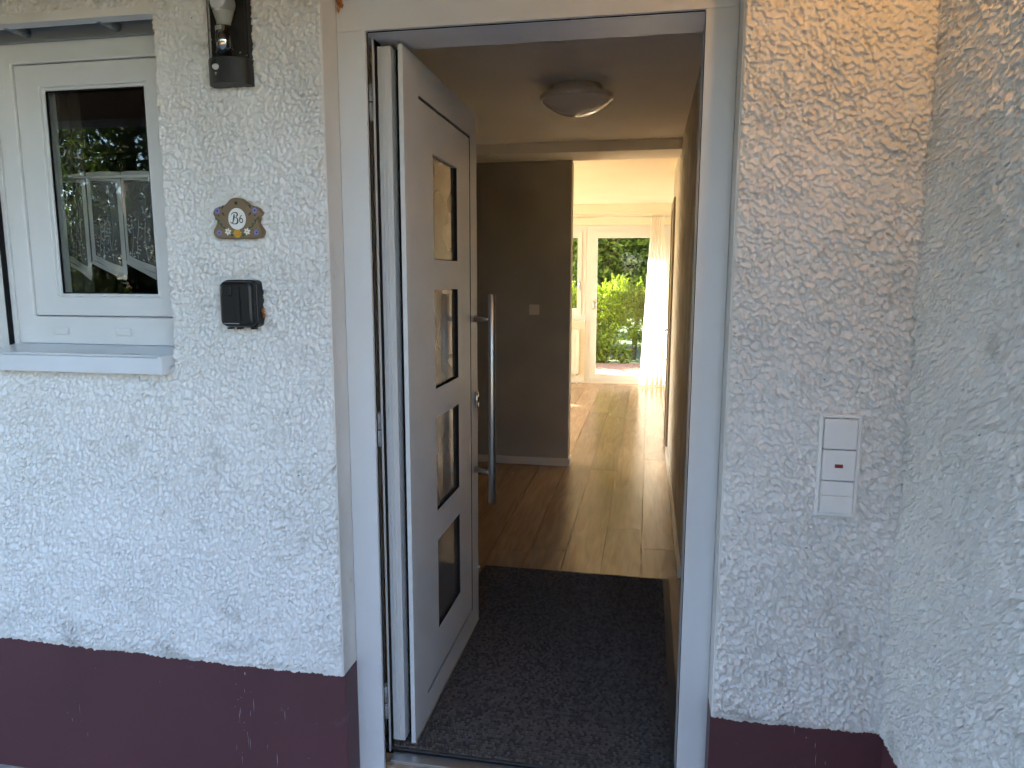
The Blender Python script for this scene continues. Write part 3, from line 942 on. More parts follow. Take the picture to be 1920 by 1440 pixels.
# lace curtain behind the pane
lc = thing('lace_curtain', (-.97, .17, 1.49), 'sheer white lace half-curtain with slanted hem in the left window', 'curtain')
LYc = .165
def lace_panel(x0, x1, zt, zl, zr, k):
    n = 10
    V, F = [], []
    for i in range(n + 1):
        t = i / n
        x = x0 + (x1 - x0) * t
        y = LYc + .008 * math.sin(t * math.pi * 2 + k) + .01 * t
        V += [(x, y, zt), (x, y, zl + (zr - zl) * t + .010)]
    for i in range(n):
        F.append((2 * i, 2 * i + 2, 2 * i + 3, 2 * i + 1))
    p_ = MB().add(V, F, True).build('panel', 'lace_sheer', lc, recalc=False)
    bd = MB()
    def band(a, b):
        bd.add(a + b, [(i, i + 1, len(a) + i + 1, len(a) + i) for i in range(len(a) - 1)], True)
    def P(t, s_, off=-.0012):
        x = x0 + (x1 - x0) * t
        y = LYc + .008 * math.sin(t * math.pi * 2 + k) + .01 * t + off
        zb = zl + (zr - zl) * t
        return (x, y, zt + (zb - zt) * s_)
    ts = [i / 10 for i in range(11)]
    band([P(t, -.01) for t in ts], [P(t, .085) for t in ts])
    band([P(t, .93) for t in ts], [P(t, 1.0) for t in ts])
    for a, b in ((0, .10), (.90, 1.0)):
        band([P(a, s_ / 8, -.0016) for s_ in range(9)], [P(b, s_ / 8, -.0016) for s_ in range(9)])
    band([P(.0, 1.0, -.002), P(.5, 1.0, -.002), P(1, 1.0, -.002)], [P(.0, 1.05, -.006), P(.5, 1.05, .004), P(1, 1.06, -.008)])
    bd.build('hem', 'lace_solid', p_, recalc=False)
    sg = MB()
    rr = random.Random(k * 5 + 1)
    for q in range(46):
        t, s_ = rr.uniform(.14, .86), .45 + .46 * rr.random() ** .8
        c = Vector(P(t, s_, -.0022))
        a = rr.uniform(0, math.tau)
        L, W_ = rr.uniform(.007, .013), rr.uniform(.0014, .0026)
        d = Vector((math.cos(a), 0, math.sin(a)))
        e = Vector((-d.z, 0, d.x))
        sg.add([c - d * L * .5, c + e * W_, c + d * L * .5, c - e * W_], [(0, 1, 2, 3)])
    for t in (.3, .5, .7):
        sg.ribbon([(P(t + .05 * math.sin(s_ * 9 + t * 7), s_)[0], P(t, s_)[2]) for s_ in [.5 + .045 * q for q in range(10)]], .0011, P(t, .5, -.002)[1], P(t, .5, -.0023)[1])
    tag(sg.build('embroidery', 'lace_solid', p_, recalc=False), kind='stuff')
for i, (a, b, zt, zl, zr) in enumerate([(-1.128, -1.040, 1.823, 1.553, 1.503), (-1.032, -.915, 1.827, 1.553, 1.503), (-.905, -.795, 1.826, 1.553, 1.502), (-.786, -.68, 1.826, 1.553, 1.502)]):
    lace_panel(a, b, zt, zl, zr, i)
MB().tube([(-1.20, .160, 1.812), (-.60, .160, 1.812)], .004, 8).build('rod', 'pvc_white', lc)
# dark cupboard inside the room
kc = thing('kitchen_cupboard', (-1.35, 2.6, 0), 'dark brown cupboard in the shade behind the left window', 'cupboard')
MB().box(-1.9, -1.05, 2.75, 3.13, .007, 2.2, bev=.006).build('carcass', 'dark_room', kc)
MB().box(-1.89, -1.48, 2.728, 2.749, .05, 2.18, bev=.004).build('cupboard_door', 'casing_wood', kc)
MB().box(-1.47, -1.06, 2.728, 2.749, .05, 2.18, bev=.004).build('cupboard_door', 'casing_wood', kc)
kt = thing('kitchen_curtain', (-1.1, .3, 1.0), 'dull drape hanging beside the left window inside', 'curtain')
nn = 30
V, F = [], []
for i in range(nn + 1):
    t = i / nn
    x = -1.30 + .17 * t
    y = .27 + .018 * math.sin(t * 26)
    V += [(x, y, 2.2), (x, y, 1.0)]
for i in range(nn):
    F.append((2 * i, 2 * i + 2, 2 * i + 3, 2 * i + 1))
MB().add(V, F, True).build('drape', 'drape_cloth', kt, recalc=False)

# ------------------------------------------------------------------ wall lamp beside the window (unlit)
wl = thing('wall_lamp', (-.32, -.095, 2.0), 'anthracite wall lamp with clear half-round shade and bare bulb', 'wall lamp')
CX, R0 = -.328, .057
half = lambda r, ext: [(CX - r, -.097)] + [(CX + r * math.cos(t), -.115 - ext * math.sin(t)) for t in [math.pi - k * math.pi / 16 for k in range(17)]] + [(CX + r, -.097)]
def hprism(mb, r, ext, z0, z1, bev=0.0):
    return mb.prism(half(r, ext), (0, 0, z0), (1, 0, 0), (0, 1, 0), z1 - z0, bev)
base = hprism(MB(), R0, .037, 1.992, 2.056, .0015).build('base', 'anthracite', wl)
MB().box(CX - R0, CX + R0, -.1055, -.0935, 2.0565, 2.31, bev=.0015).build('back_plate', 'anthracite', wl)
MB().box(CX + R0 - .004, CX + R0, -.118, -.106, 2.0565, 2.285).build('side_cheek', 'anthracite', wl)
hprism(MB(), R0, .037, 2.286, 2.33, .0015).build('top_cap', 'anthracite', wl)
shd = MB()
pts = half(R0 - .002, .0355)[1:-1]
shd.add([(a, b, 2.0565) for a, b in pts] + [(a, b, 2.2855) for a, b in pts], [(i, i + 1, len(pts) + i + 1, len(pts) + i) for i in range(len(pts) - 1)], True)
shd.build('shade', 'shade_glass', wl, recalc=False)
SX, SYl, SZ = CX - .019, -.1502, 2.036
MB().tube([(SX, SYl + .006, SZ), (SX, SYl, SZ)], .0150, 20).build('sensor_ring', 'black_plastic', base)
dv, dfc = [], []
for i, (r, e) in enumerate(((.0098, 0), (.0082, .004), (.005, .0060), (.0001, .0066))):
    for k in range(16):
        t = math.tau * k / 16
        dv.append((SX + r * math.cos(t), SYl - .0003 - e, SZ - .0045 + r * .8 * math.sin(t)))
for i in range(3):
    for k in range(16):
        dfc.append((i * 16 + k, i * 16 + (k + 1) % 16, (i + 1) * 16 + (k + 1) % 16, (i + 1) * 16 + k))
MB().add(dv, dfc, True).build('sensor_lens', 'lens_white', base)
MB().add([(SX - .004, -.1512, 2.018), (SX + .004, -.1522, 2.018), (SX, -.1518, 2.009)], [(0, 1, 2)]).build('sensor_mark', 'shutter_grey', base, recalc=False)
LC = (CX - .005, -.126, 2.0565)
sk_ = MB().lathe([(.0, .0), (.0215, .0), (.0215, .078), (.018, .080), (0, .080)], LC, 28).build('socket', 'chrome', wl)
MB().lathe([(.0217, .066), (.0217, .0765)], LC, 10, math.radians(205), math.radians(285)).build('rating_label', 'sign_white', sk_)
MB().lathe([(.0, .0805), (.0165, .0805), (.0190, .092), (.0250, .112), (.0255, .114)], LC, 28).build('bulb_collar', 'bulb_white', wl)
MB().lathe([(.0255, .1142)] + [(.031 * math.cos(t), .134 + .031 * math.sin(t)) for t in [-.62 + k * (.62 + math.pi / 2) / 12 for k in range(13)]], LC, 28).build('bulb', 'lens_white', wl)

# ------------------------------------------------------------------ house number plaque
hs = thing('house_number_plaque', (-.33, -.1, 1.653), 'brown ceramic plaque with flowers and the number B6 on white oval', 'plaque')
SXc, SZc, FY = -.3315, 1.653, -.1165
def smooth_poly(ctrl, n=6):
    out = []
    m_ = len(ctrl)
    for i in range(m_):
        p0, p1, p2, p3 = (Vector(ctrl[(i + k - 1) % m_]) for k in range(4))
        for j in range(n):
            t = j / n
            out.append(tuple(.5 * ((2 * p1) + (p2 - p0) * t + (2 * p0 - 5 * p1 + 4 * p2 - p3) * t * t + (3 * p1 - p0 - 3 * p2 + p3) * t ** 3)))
    return out
ctrl = [(.0, .055), (.017, .051), (.034, .037), (.054, .031), (.067, .024), (.070, .011), (.0605, -.004), (.0625, -.017), (.072, -.032), (.070, -.045), (.055, -.0525), (.0, -.0535)]
ctrl = ctrl + [(-x, z) for x, z in ctrl[-2:0:-1]]
poly = smooth_poly([(SXc + x, SZc + z) for x, z in ctrl])
MB().prism(poly, (0, -.096, 0), (1, 0, 0), (0, 0, 1), .0205, bev=.004).build('plate', 'ceramic', hs)
ell = lambda cx, cz, rx, rz, n=28: [(cx + rx * math.cos(k * math.tau / n), cz + rz * math.sin(k * math.tau / n)) for k in range(n)]
def blob(mb, cx, cz, rx, rz, rot=0, n=12, y=FY, t=.0004):
    c_, s_ = math.cos(rot), math.sin(rot)
    pts_ = [(cx + a * c_ - b * s_, cz + a * s_ + b * c_) for a, b in ell(0, 0, rx, rz, n)]
    return mb.prism(pts_, (0, y, 0), (1, 0, 0), (0, 0, 1), t)
ov = blob(MB(), SXc + .001, SZc - .001, .0258, .0285, 0, 32).build('white_oval', 'sign_white', hs)
YL = FY - .0005
tx = MB()
def stroke(pts_, wid):
    tx.ribbon([(SXc + x * .001, SZc + z * .001) for x, z in pts_], [q * .001 for q in wid], YL, YL - .0003)
def arc(cx, cz, rx, rz, a, b, n=14):
    return [(cx + rx * math.cos(R(a + (b - a) * k / n)), cz + rz * math.sin(R(a + (b - a) * k / n))) for k in range(n + 1)]
# blackletter B: slanted stem, two bowls, swash foot
stroke([(-6.5, 12), (-8, 6), (-9.5, -2), (-11, -9), (-12.5, -13)], [2.2, 3.0, 3.2, 2.8, 1.2])
stroke([(-15, 9), (-13, 13), (-9, 15.5), (-4, 16)] + arc(-3, 10.5, 5.6, 5.4, 85, -70), [1, 1.8, 2.2, 2.0] + [2.2 + 1.6 * math.sin(math.pi * k / 14) for k in range(15)])
stroke([(-6, 4.6)] + arc(-3.5, -5.5, 6.6, 8.6, 75, -115), [1.2] + [1.6 + 2.4 * math.sin(math.pi * k / 14) for k in range(15)])
stroke([(-19, -8), (-17, -11.5), (-13, -12), (-9, -14.5), (-6, -14.2)], [.8, 2.2, 2.6, 2.2, 1.2])
stroke([(-5.5, 9), (-6.5, 3), (-7, -3)], [.8, 1.4, .8])
# 6
stroke([(16.5, 9), (12.5, 6.5), (9.6, 1.5), (8.6, -4)] + arc(13.2, -5.5, 4.6, 5.6, 180, 540, 24), [1.0, 2.0, 2.6, 2.8] + [2.4] * 25)
tx.build('number', 'ink_black', ov, recalc=False)
def flower(cx, cz, m_, r, n, name, centre):
    f_ = MB()
    for k in range(n):
        a = k * math.tau / n + .3
        blob(f_, SXc + cx + r * .6 * math.cos(a), SZc + cz + r * .6 * math.sin(a), r * .46, r * .26, a, 8)
    q = f_.build(name, m_, hs)
    blob(MB(), SXc + cx, SZc + cz, r * .26, r * .26, 0, 8, FY - .0005).build('flower_centre', centre, q)
flower(-.056, .0205, 'flower_blue', .0085, 7, 'flower', 'ink_black')
flower(.054, .0205, 'flower_blue', .0085, 7, 'flower', 'ink_black')
flower(-.054, -.037, 'flower_blue', .008, 7, 'flower', 'ink_black')
flower(.056, -.037, 'flower_blue', .008, 7, 'flower', 'ink_black')
flower(-.0275, -.0345, 'sign_white', .0095, 6, 'flower', 'flower_yellow')
flower(.0285, -.0345, 'sign_white', .0095, 6, 'flower', 'flower_yellow')
flower(.0, -.0395, 'flower_yellow', .0115, 9, 'flower', 'flower_yellow')
lv = MB()
for s_ in (-1, 1):
    for cx, cz, rx, rz, a in [(.040, .031, .0055, .0018, -60), (.039, .012, .006, .0019, 50), (.0535, .008, .003, .0014, 40)]:
        blob(lv, SXc + s_ * cx, SZc + cz, rx, rz, R(a) * s_, 8)
lv.build('dark_leaves', 'ink_black', hs)
lv = MB()
for s_ in (-1, 1):
    for k in range(6):
        t = k / 5
        x, z = .060 - .020 * t, .000 - .024 * t
        blob(lv, SXc + s_ * x + s_ * .002 * (-1) ** k, SZc + z, .0045, .0018, (.6 + (-1) ** k * .5) * s_, 8)
    lv.ribbon([(SXc + s_ * .061, SZc + .002), (SXc + s_ * .05, SZc - .014), (SXc + s_ * .034, SZc - .028)], .0012, FY, FY - .0004)
    blob(lv, SXc + s_ * .0165, SZc - .044, .006, .0032, .4 * s_, 8)
lv.build('green_leaves', 'leaf_paint', hs)
blob(MB(), SXc, SZc + .0405, .0045, .0045, 0, 14).build('nail_hole', 'ink_black', hs)

# ------------------------------------------------------------------ black key box
kb = thing('key_box', (-.32, -.1, 1.36), 'small black plastic key safe below the ceramic plaque', 'key box')
def rrect(x0, x1, z0, z1, r, n=5):
    out = []
    for cx, cz, a in ((x1 - r, z1 - r, 0), (x0 + r, z1 - r, 90), (x0 + r, z0 + r, 180), (x1 - r, z0 + r, 270)):
        out += [(cx + r * math.cos(R(a + 90 * k / n)), cz + r * math.sin(R(a + 90 * k / n))) for k in range(n + 1)]
    return out
MB().prism(rrect(-.3790, -.2760, 1.361, 1.490, .016), (0, -.094, 0), (1, 0, 0), (0, 0, 1), .034, bev=.004).build('back_case', 'black_plastic', kb)
fc = MB().prism(rrect(-.3760, -.2790, 1.364, 1.487, .017), (0, -.1282, 0), (1, 0, 0), (0, 0, 1), .024, bev=.011).build('front_cover', 'black_plastic', kb)
MB().prism(rrect(-.366, -.336, 1.446, 1.476, .008), (0, -.1515, 0), (1, 0, 0), (0, 0, 1), .0045, bev=.0025).build('cover_button', 'black_plastic', fc)
MB().prism(rrect(-.327, -.313, 1.376, 1.474, .006), (0, -.1515, 0), (1, 0, 0), (0, 0, 1), .0035, bev=.002).build('cover_ridge', 'black_plastic', fc)
MB().box(-.364, -.318, -.1535, -.1515, 1.372, 1.3745, bev=.0008).build('pull_slot', 'shutter_grey', fc)
for x in (-.366, -.338, -.296):
    MB().box(x - .006, x + .006, -.125, -.108, 1.356, 1.3608).build('foot', 'black_plastic', kb)
fo = MB()
for i in range(26):
    c = Vector((-.2735 + rnd.gauss(0, .0018), -.104 + rnd.gauss(0, .004), rnd.uniform(1.388, 1.412)))
    r_ = rnd.uniform(.0012, .0034)
    fo.add([c + Vector((r_, 0, 0)), c + Vector((-r_, 0, 0)), c + Vector((0, r_, 0)), c + Vector((0, -r_, 0)), c + Vector((0, 0, r_)), c + Vector((0, 0, -r_))],
           [(0, 2, 4), (2, 1, 4), (1, 3, 4), (3, 0, 4), (2, 0, 5), (1, 2, 5), (3, 1, 5), (0, 3, 5)])
fo.build('foam_residue', 'foam_rust', kb)

# ------------------------------------------------------------------ bell and switch panel
bp_ = thing('bell_panel', (1.225, -.1, .915), 'white three-gang bell and switch panel on the right-hand wall strip', 'bell panel')
bx0, bx1, bz0, bz1 = 1.1775, 1.2730, .9200, 1.1750
MB().box(bx0 + .004, bx1 - .004, -.100, -.092, bz0 + .004, bz1 - .004).build('back_box', 'bell_white', bp_)
MB().plate([bx0, 1.1865, 1.2640, bx1], [bz0, .9295, 1.1655, bz1], lambda x, z: not (1.1865 < x < 1.2640 and .9295 < z < 1.1655), -.111, -.098, fm_y).build('cover_frame', 'bell_white', bp_)
bvm = bp_.children[-1].modifiers.new('b', 'BEVEL')
bvm.width = .0035
bvm.segments = 2
bvm.limit_method = 'ANGLE'
MB().box(1.1868, 1.2637, -.1005, -.0995, .9298, 1.1652).build('shadow_gap', 'black_plastic', bp_)
MB().box(1.1878, 1.2622, -.1155, -.1008, 1.0905, 1.1640, bev=.0022).build('rocker', 'bell_white', bp_)
rk = MB().box(1.1878, 1.2622, -.1155, -.1008, 1.0125, 1.0880, bev=.0022).build('rocker', 'bell_white', bp_)
MB().box(1.2160, 1.2345, -.1163, -.1150, 1.0445, 1.0535, bev=.0005).build('red_window', 'bell_red', rk)
MB().box(1.1878, 1.2622, -.1140, -.1008, .9745, 1.0100, bev=.0018).build('name_plate', 'bell_white', bp_)
MB().box(1.1878, 1.2622, -.1165, -.1008, .9310, .9738, bev=.0022).build('bell_button', 'bell_white', bp_)

# rusty foam scrap at the top corner of the frame
rsn = thing('foam_scrap', (-.075, -.01, 2.21), 'small rust-brown scrap of dried foam at upper left frame corner', 'foam scrap')
fo = MB()
for i in range(20):
    c = Vector((-.068 + rnd.gauss(0, .006), -.006 + rnd.gauss(0, .002), 2.205 + rnd.gauss(.01, .009)))
    r_ = rnd.uniform(.002, .005)
    fo.add([c + Vector((r_, 0, 0)), c + Vector((-r_, 0, 0)), c + Vector((0, r_, 0)), c + Vector((0, -r_, 0)), c + Vector((0, 0, r_)), c + Vector((0, 0, -r_ * 2))],
           [(0, 2, 4), (2, 1, 4), (1, 3, 4), (3, 0, 4), (2, 0, 5), (1, 2, 5), (3, 1, 5), (0, 3, 5)])
fo.build('foam', 'foam_rust', rsn)

# ------------------------------------------------------------------ garden side: door, window, radiator, curtain
pd = thing('garden_door', (.47, 8.35, 0), 'white glazed garden door at the far end of the living room', 'garden door')
dfm = MB().plate([-.101, -.036, .95, 1.038], [.012, .055, 2.145, 2.222], lambda x, z: not (-.036 < x < .95 and .055 < z < 2.145), 8.315, 8.385, fm_y).build('frame', 'pvc_white', pd)
sh = MB().plate([-.034, .047, .862, .948], [.057, .130, 2.052, 2.143], lambda x, z: not (.047 < x < .862 and .130 < z < 2.052), 8.300, 8.375, fm_y).build('sash', 'pvc_white', pd)
MB().box(.045, .864, 8.335, 8.340, .128, 2.054).build('pane', 'window_glass', sh)
hd = MB().box(-.006, .022, 8.290, 8.2998, 1.06, 1.19, bev=.004).build('handle', 'steel', sh)
MB().tube([(.008, 8.296, 1.155), (.008, 8.25, 1.155), (.008, 8.248, 1.05)], .008, 10).build('lever', 'steel', hd)
lw = thing('garden_window', (-.86, 8.35, .9), 'white casement window left of the glazed garden door', 'window')
lf = MB().plate([-.898, -.84, -.165, -.105], [.902, .965, 2.145, 2.222], lambda x, z: not ((-.84 < x < -.165) and .965 < z < 2.145), 8.315, 8.385, fm_y).build('frame', 'pvc_white', lw)
for x0, x1 in ((-.838, -.167),):
    s_ = MB().plate([x0, x0 + .075, x1 - .062, x1], [.967, 1.060, 2.056, 2.143], lambda x, z: not (x0 + .075 < x < x1 - .062 and 1.060 < z < 2.056), 8.300, 8.375, fm_y).build('sash', 'pvc_white', lw)
    MB().box(x0 + .074, x1 - .061, 8.335, 8.340, 1.059, 2.057).build('pane', 'window_glass', s_)
    h_ = MB().box(x1 - .045, x1 - .020, 8.290, 8.2998, 1.34, 1.45, bev=.004).build('handle', 'steel', s_)
    MB().tube([(x1 - .032, 8.296, 1.42), (x1 - .032, 8.25, 1.42), (x1 - .032, 8.248, 1.315)], .008, 10).build('lever', 'steel', h_)
MB().box(-1.70, -.107, 8.15, 8.2995, .872, .899, bev=.004).build('inner_sill', 'trim_white', lw)
# glazing added out of view to admit sun to the living room
pd2 = thing('added_terrace_window', (-3.57, 8.35, 0), 'unseen wide terrace window added to let sun into the living room', 'window')
MB().plate([-4.198, -4.12, -3.61, -3.55, -3.03, -2.952], [.012, .09, 2.13, 2.222], lambda x, z: not ((-4.12 < x < -3.61 or -3.55 < x < -3.03) and .09 < z < 2.13), 8.315, 8.385, fm_y).build('frame', 'pvc_white', pd2)
MB().box(-4.122, -3.608, 8.335, 8.340, .088, 2.132).build('pane', 'window_glass', pd2)
MB().box(-3.552, -3.028, 8.335, 8.340, .088, 2.132).build('pane', 'window_glass', pd2)

pd4 = thing('added_right_window', (1.85, 8.35, .9), 'unseen window right of the garden door, added for more sun', 'window')  # hidden window put in as an extra sun inlet
MB().plate([1.252, 1.32, 2.38, 2.448], [.902, .97, 2.155, 2.223], lambda x, z: not (1.32 < x < 2.38 and .97 < z < 2.155), 8.315, 8.385, fm_y).build('frame', 'pvc_white', pd4)
MB().box(1.318, 2.382, 8.335, 8.340, .968, 2.157).build('pane', 'window_glass', pd4)
pd3 = thing('added_side_window', (-4.38, 6.1, .25), 'broad side window out of sight, added to light the living room', 'window')  # added glazing; its sun bounces up to the living-room ceiling
MB().plate([4.002, 4.06, 6.02, 6.08, 8.04, 8.098], [.082, .14, 2.32, 2.378], lambda y, z: not ((4.06 < y < 6.02 or 6.08 < y < 8.04) and .14 < z < 2.32), -4.41, -4.34, fm_x).build('frame', 'pvc_white', pd3)
for a_ in (4.058, 6.078):
    MB().box(-4.378, -4.373, a_, a_ + 1.964, .138, 2.322).build('pane', 'window_glass', pd3)

rd = thing('radiator', (-.8, 8.2, .1), 'pale flat panel radiator below the casement window', 'radiator')
rib = MB()
rib.box(-1.50, -.185, 8.205, 8.262, .135, .755, bev=.004)
rib.build('panel', 'radiator_white', rd)
for i in range(26):
    x = -1.47 + i * .05
    MB().box(x, x + .028, 8.198, 8.206, .16, .73, bev=.003).build('fin', 'radiator_white', rd)
MB().box(-1.50, -.185, 8.200, 8.270, .756, .772, bev=.003).build('top_grille', 'radiator_white', rd)
MB().tube([(-.21, 8.235, .135), (-.21, 8.235, .0)], .009, 10).build('pipe', 'radiator_white', rd)
MB().tube([(-.26, 8.200, .125), (-.26, 8.150, .125)], .016, 12).build('valve', 'steel', rd)

cr_ = thing('curtain_rod', (-.3, 8.12, 2.32), 'thin metal curtain rod above the garden door', 'curtain rod')
MB().tube([(-1.75, 8.115, 2.318), (1.01, 8.115, 2.318)], .008, 10).build('rod', 'steel', cr_)
MB().tube([(1.01, 8.115, 2.318), (1.02, 8.115, 2.318), (1.03, 8.115, 2.318), (1.045, 8.115, 2.318)], [.010, .022, .026, .010], 14).build('finial', 'steel', cr_)
for x in (-.21, .98):
    MB().tube([(x, 8.299, 2.33), (x, 8.115, 2.33), (x, 8.115, 2.300)], .006, 8).build('bracket', 'steel', cr_)

sc_ = thing('sheer_curtain', (.85, 8.115, 0), 'bright sunlit sheer white curtain drawn beside the garden door', 'curtain')
nx, nz = 110, 40
V, F = [], []
for j in range(nz + 1):
    s_ = j / nz
    z = 2.345 - 2.325 * s_
    xl = .785 - .11 * s_ ** .8
    xr = .935 + .10 * min(1, s_ * 2.2)
    for i in range(nx + 1):
        t = i / nx
        a = .012 + .030 * s_
        V.append((xl + (xr - xl) * t + .006 * math.sin(t * 9 + s_ * 3), 8.115 + a * math.sin(t * math.pi * 2 * 5.5 + .8 * math.sin(s_ * 3)) + .008 * math.sin(t * 40 + s_ * 2), z))
for j in range(nz):
    for i in range(nx):
        k = j * (nx + 1) + i
        F.append((k, k + 1, k + nx + 2, k + nx + 1))
MB().add(V, F, True).build('cloth', 'sheer', sc_, recalc=False)
V2 = [(a[0], a[1] - .0015, a[2]) for a in V[-3 * (nx + 1):]]
MB().add(V2, [(j * (nx + 1) + i, j * (nx + 1) + i + 1, (j + 1) * (nx + 1) + i + 1, (j + 1) * (nx + 1) + i) for j in range(2) for i in range(nx)], True).build('hem', 'sheer', sc_, recalc=False)

cb = thing('drawer_cabinet', (1.25, 7.2, 0), 'pale drawer cabinet glimpsed beyond the corridor door casing', 'cabinet')
MB().box(1.03, 1.48, 6.55, 7.95, .001, .92, bev=.004).build('carcass', 'trim_white', cb)
for i in range(3):
    for j in range(2):
        z = .08 + i * .28
        y = 6.57 + j * .69
        d_ = MB().box(1.012, 1.0295, y, y + .675, z, z + .268, bev=.003).build('drawer_front', 'trim_white', cb)
        MB().tube([(1.012, y + .28, z + .16), (.992, y + .28, z + .16), (.992, y + .40, z + .16), (1.012, y + .40, z + .16)], .006, 8).build('drawer_handle', 'steel', d_)

# ------------------------------------------------------------------ garden behind the house
ter = struct('terrace', B(-4.6, 4.6, 8.59, 12.0, -.168, -.128), 'joint_sand')
bw, bl = .11, .22
pm = MB().box(-bl / 2 + .004, bl / 2 - .004, -bw / 2 + .004, bw / 2 - .004, -.04, .012, bev=.005).build('paver', 'brick_paver', ter)
first = True
for j in range(30):
    y = 8.65 + j * bw
    for i in range(-5, 6):
        x = .2 + i * bl + (bl / 2 if j % 2 else 0)
        if y > 11.95: continue
        o = pm if first else pm.copy()
        if not first: col.objects.link(o)
        first = False
        o.parent = ter
        o.location = (x + rnd.uniform(-.002, .002), y, -.128 + rnd.uniform(-.003, .003))
        o.rotation_euler = (0, 0, rnd.uniform(-.02, .02))

def leaves(name, C, size, material, parent, seed, flat=0.0, aspect=.5):
    """one small folded leaf at every centre in C"""
    r_ = np.random.RandomState(seed)
    n = len(C)
    d = r_.normal(size=(n, 3))
    d[:, 2] = d[:, 2] * (1 - flat)
    d /= np.linalg.norm(d, axis=1)[:, None]
    e = np.cross(d, r_.normal(size=(n, 3)))
    e /= np.linalg.norm(e, axis=1)[:, None]
    nn_ = np.cross(d, e)
    s = size * r_.uniform(.55, 1.3, n)[:, None]
    a = C - d * s * .5
    b = C + e * s * aspect * .5 + nn_ * s * .08
    c = C + d * s * .5
    f = C - e * s * aspect * .5 + nn_ * s * .08
    V = np.stack([a, b, c, f], 1).reshape(-1, 3)
    F = np.arange(n * 4).reshape(n, 4)
    return mesh_np(name, V, F, material, parent, smooth=False)
def clumps(n, m_, lo, hi, rad, seed, squash=(1, 1, 1)):
    """n clumps of m_ points, clump centres spread in the box lo..hi"""
    r_ = np.random.RandomState(seed)
    c = r_.uniform(lo, hi, (n, 3))
    p_ = r_.normal(size=(n, m_, 3)) * np.array(squash) * rad * r_.uniform(.6, 1.3, (n, 1, 1))
    return (c[:, None] + p_).reshape(-1, 3)
def ball(n, c, rx, ry, rz, seed, shell=.55):
    r_ = np.random.RandomState(seed)
    d = r_.normal(size=(n, 3))
    d /= np.linalg.norm(d, axis=1)[:, None]
    rr = shell + (1 - shell) * r_.uniform(0, 1, n) ** .7
    return np.array(c) + d * rr[:, None] * np.array([rx, ry, rz])

def tree(name, x, y, h, rx, rz, label, seed, nclump, per, size, material, group, zc=None):
    t = thing(name, (x, y, -.17), label, 'tree', group)
    r_ = random.Random(seed)
    zc = zc or h - rz
    tr = MB()
    tr.tube([(x, y, -.17), (x + .04, y, h * .2), (x - .03, y + .05, h * .5), (x, y, h * .85)], [.16, .12, .085, .02], 10)
    tr.build('trunk', 'bark', t)
    for k in range(7):
        a = r_.uniform(0, math.tau)
        z = h * r_.uniform(.22, .6)
        L = rx * r_.uniform(.6, .95)
        MB().tube([(x, y, z), (x + L * .5 * math.cos(a), y + L * .5 * math.sin(a), z + L * .3), (x + L * math.cos(a), y + L * math.sin(a), z + L * .75)], [.05, .03, .008], 6).build('limb', 'bark', t)
    C = ball(nclump, (x, y, zc), rx, rx * .8, rz, seed, .25)
    rs2 = np.random.RandomState(seed + 1)
    P = (C[:, None] + rs2.normal(size=(nclump, per, 3)) * np.array([.16, .16, .11]) * (rs2.uniform(.6, 1.5, (nclump, 1, 1)))).reshape(-1, 3)
    P = P[P[:, 2] > -.1]
    leaves('crown', P, size, material, t, seed + 2)
    return t
GRP = 'trees beyond the garden hedge'
tree('broadleaf_tree', -.2, 15.6, 6.2, 2.1, 3.0, 'leafy tree behind the hedge seen through the garden door', 11, 700, 46, .14, 'leaf_tree', GRP, 3.0)
tree('broadleaf_tree', -2.6, 16.6, 6.8, 2.2, 3.2, 'leafy tree behind the hedge seen through the casement window', 12, 600, 44, .14, 'leaf_tree', GRP, 3.2)
tree('broadleaf_tree', 2.4, 16.4, 6.6, 2.2, 3.1, 'tree behind the hedge, hidden right of the sheer curtain', 13, 420, 40, .14, 'leaf_tree', GRP, 3.1)

tree('broadleaf_tree', -1.3, 20.5, 7.6, 2.6, 3.8, 'taller tree further back, above the hedge and left of the garden door', 21, 520, 44, .17, 'leaf_tree', GRP, 3.6)
tree('broadleaf_tree', 1.1, 21.0, 7.4, 2.6, 3.7, 'taller tree furthest back behind the middle of the garden door', 22, 520, 44, .17, 'leaf_tree', GRP, 3.5)
hg = thing('conifer_hedge', (0, 12.9, -.17), 'feathery yellow-green conifer hedge beyond the terrace', 'hedge')
for x in (-2.6, -1.5, -.5, .5, 1.5, 2.6):
    MB().tube([(x, 12.9, -.17), (x + .05, 12.9, .6), (x, 12.95, 1.3)], [.06, .045, .015], 8).build('stem', 'bark', hg)
rs3 = np.random.RandomState(5)
N1 = 1700
xx = rs3.uniform(-3.6, 3.6, N1)
top = 1.22 + .07 * np.sin(xx * 2.3) + .06 * np.sin(xx * 5.1 + 1)
zz = -.05 + (top + .05) * rs3.uniform(0, 1, N1) ** .7
yy = 12.35 + .45 * rs3.uniform(0, 1, N1) + .25 * (1 - zz / 1.6) * rs3.uniform(-.5, 1, N1) + .10 * np.sin(xx * 3.7)
C = np.stack([xx, yy, zz], -1)
dirs = rs3.normal(size=(N1, 3)) * np.array([.5, .5, .3]) + np.array([0, -.35, .75])
dirs /= np.linalg.norm(dirs, axis=1)[:, None]
tt = rs3.uniform(0, 1, (N1, 60, 1))
P = C[:, None] + dirs[:, None] * tt * .34 + rs3.normal(size=(N1, 60, 3)) * .045 * (1.15 - tt)
leaves('foliage', P.reshape(-1, 3), .055, 'leaf_hedge', hg, 6, aspect=.35)

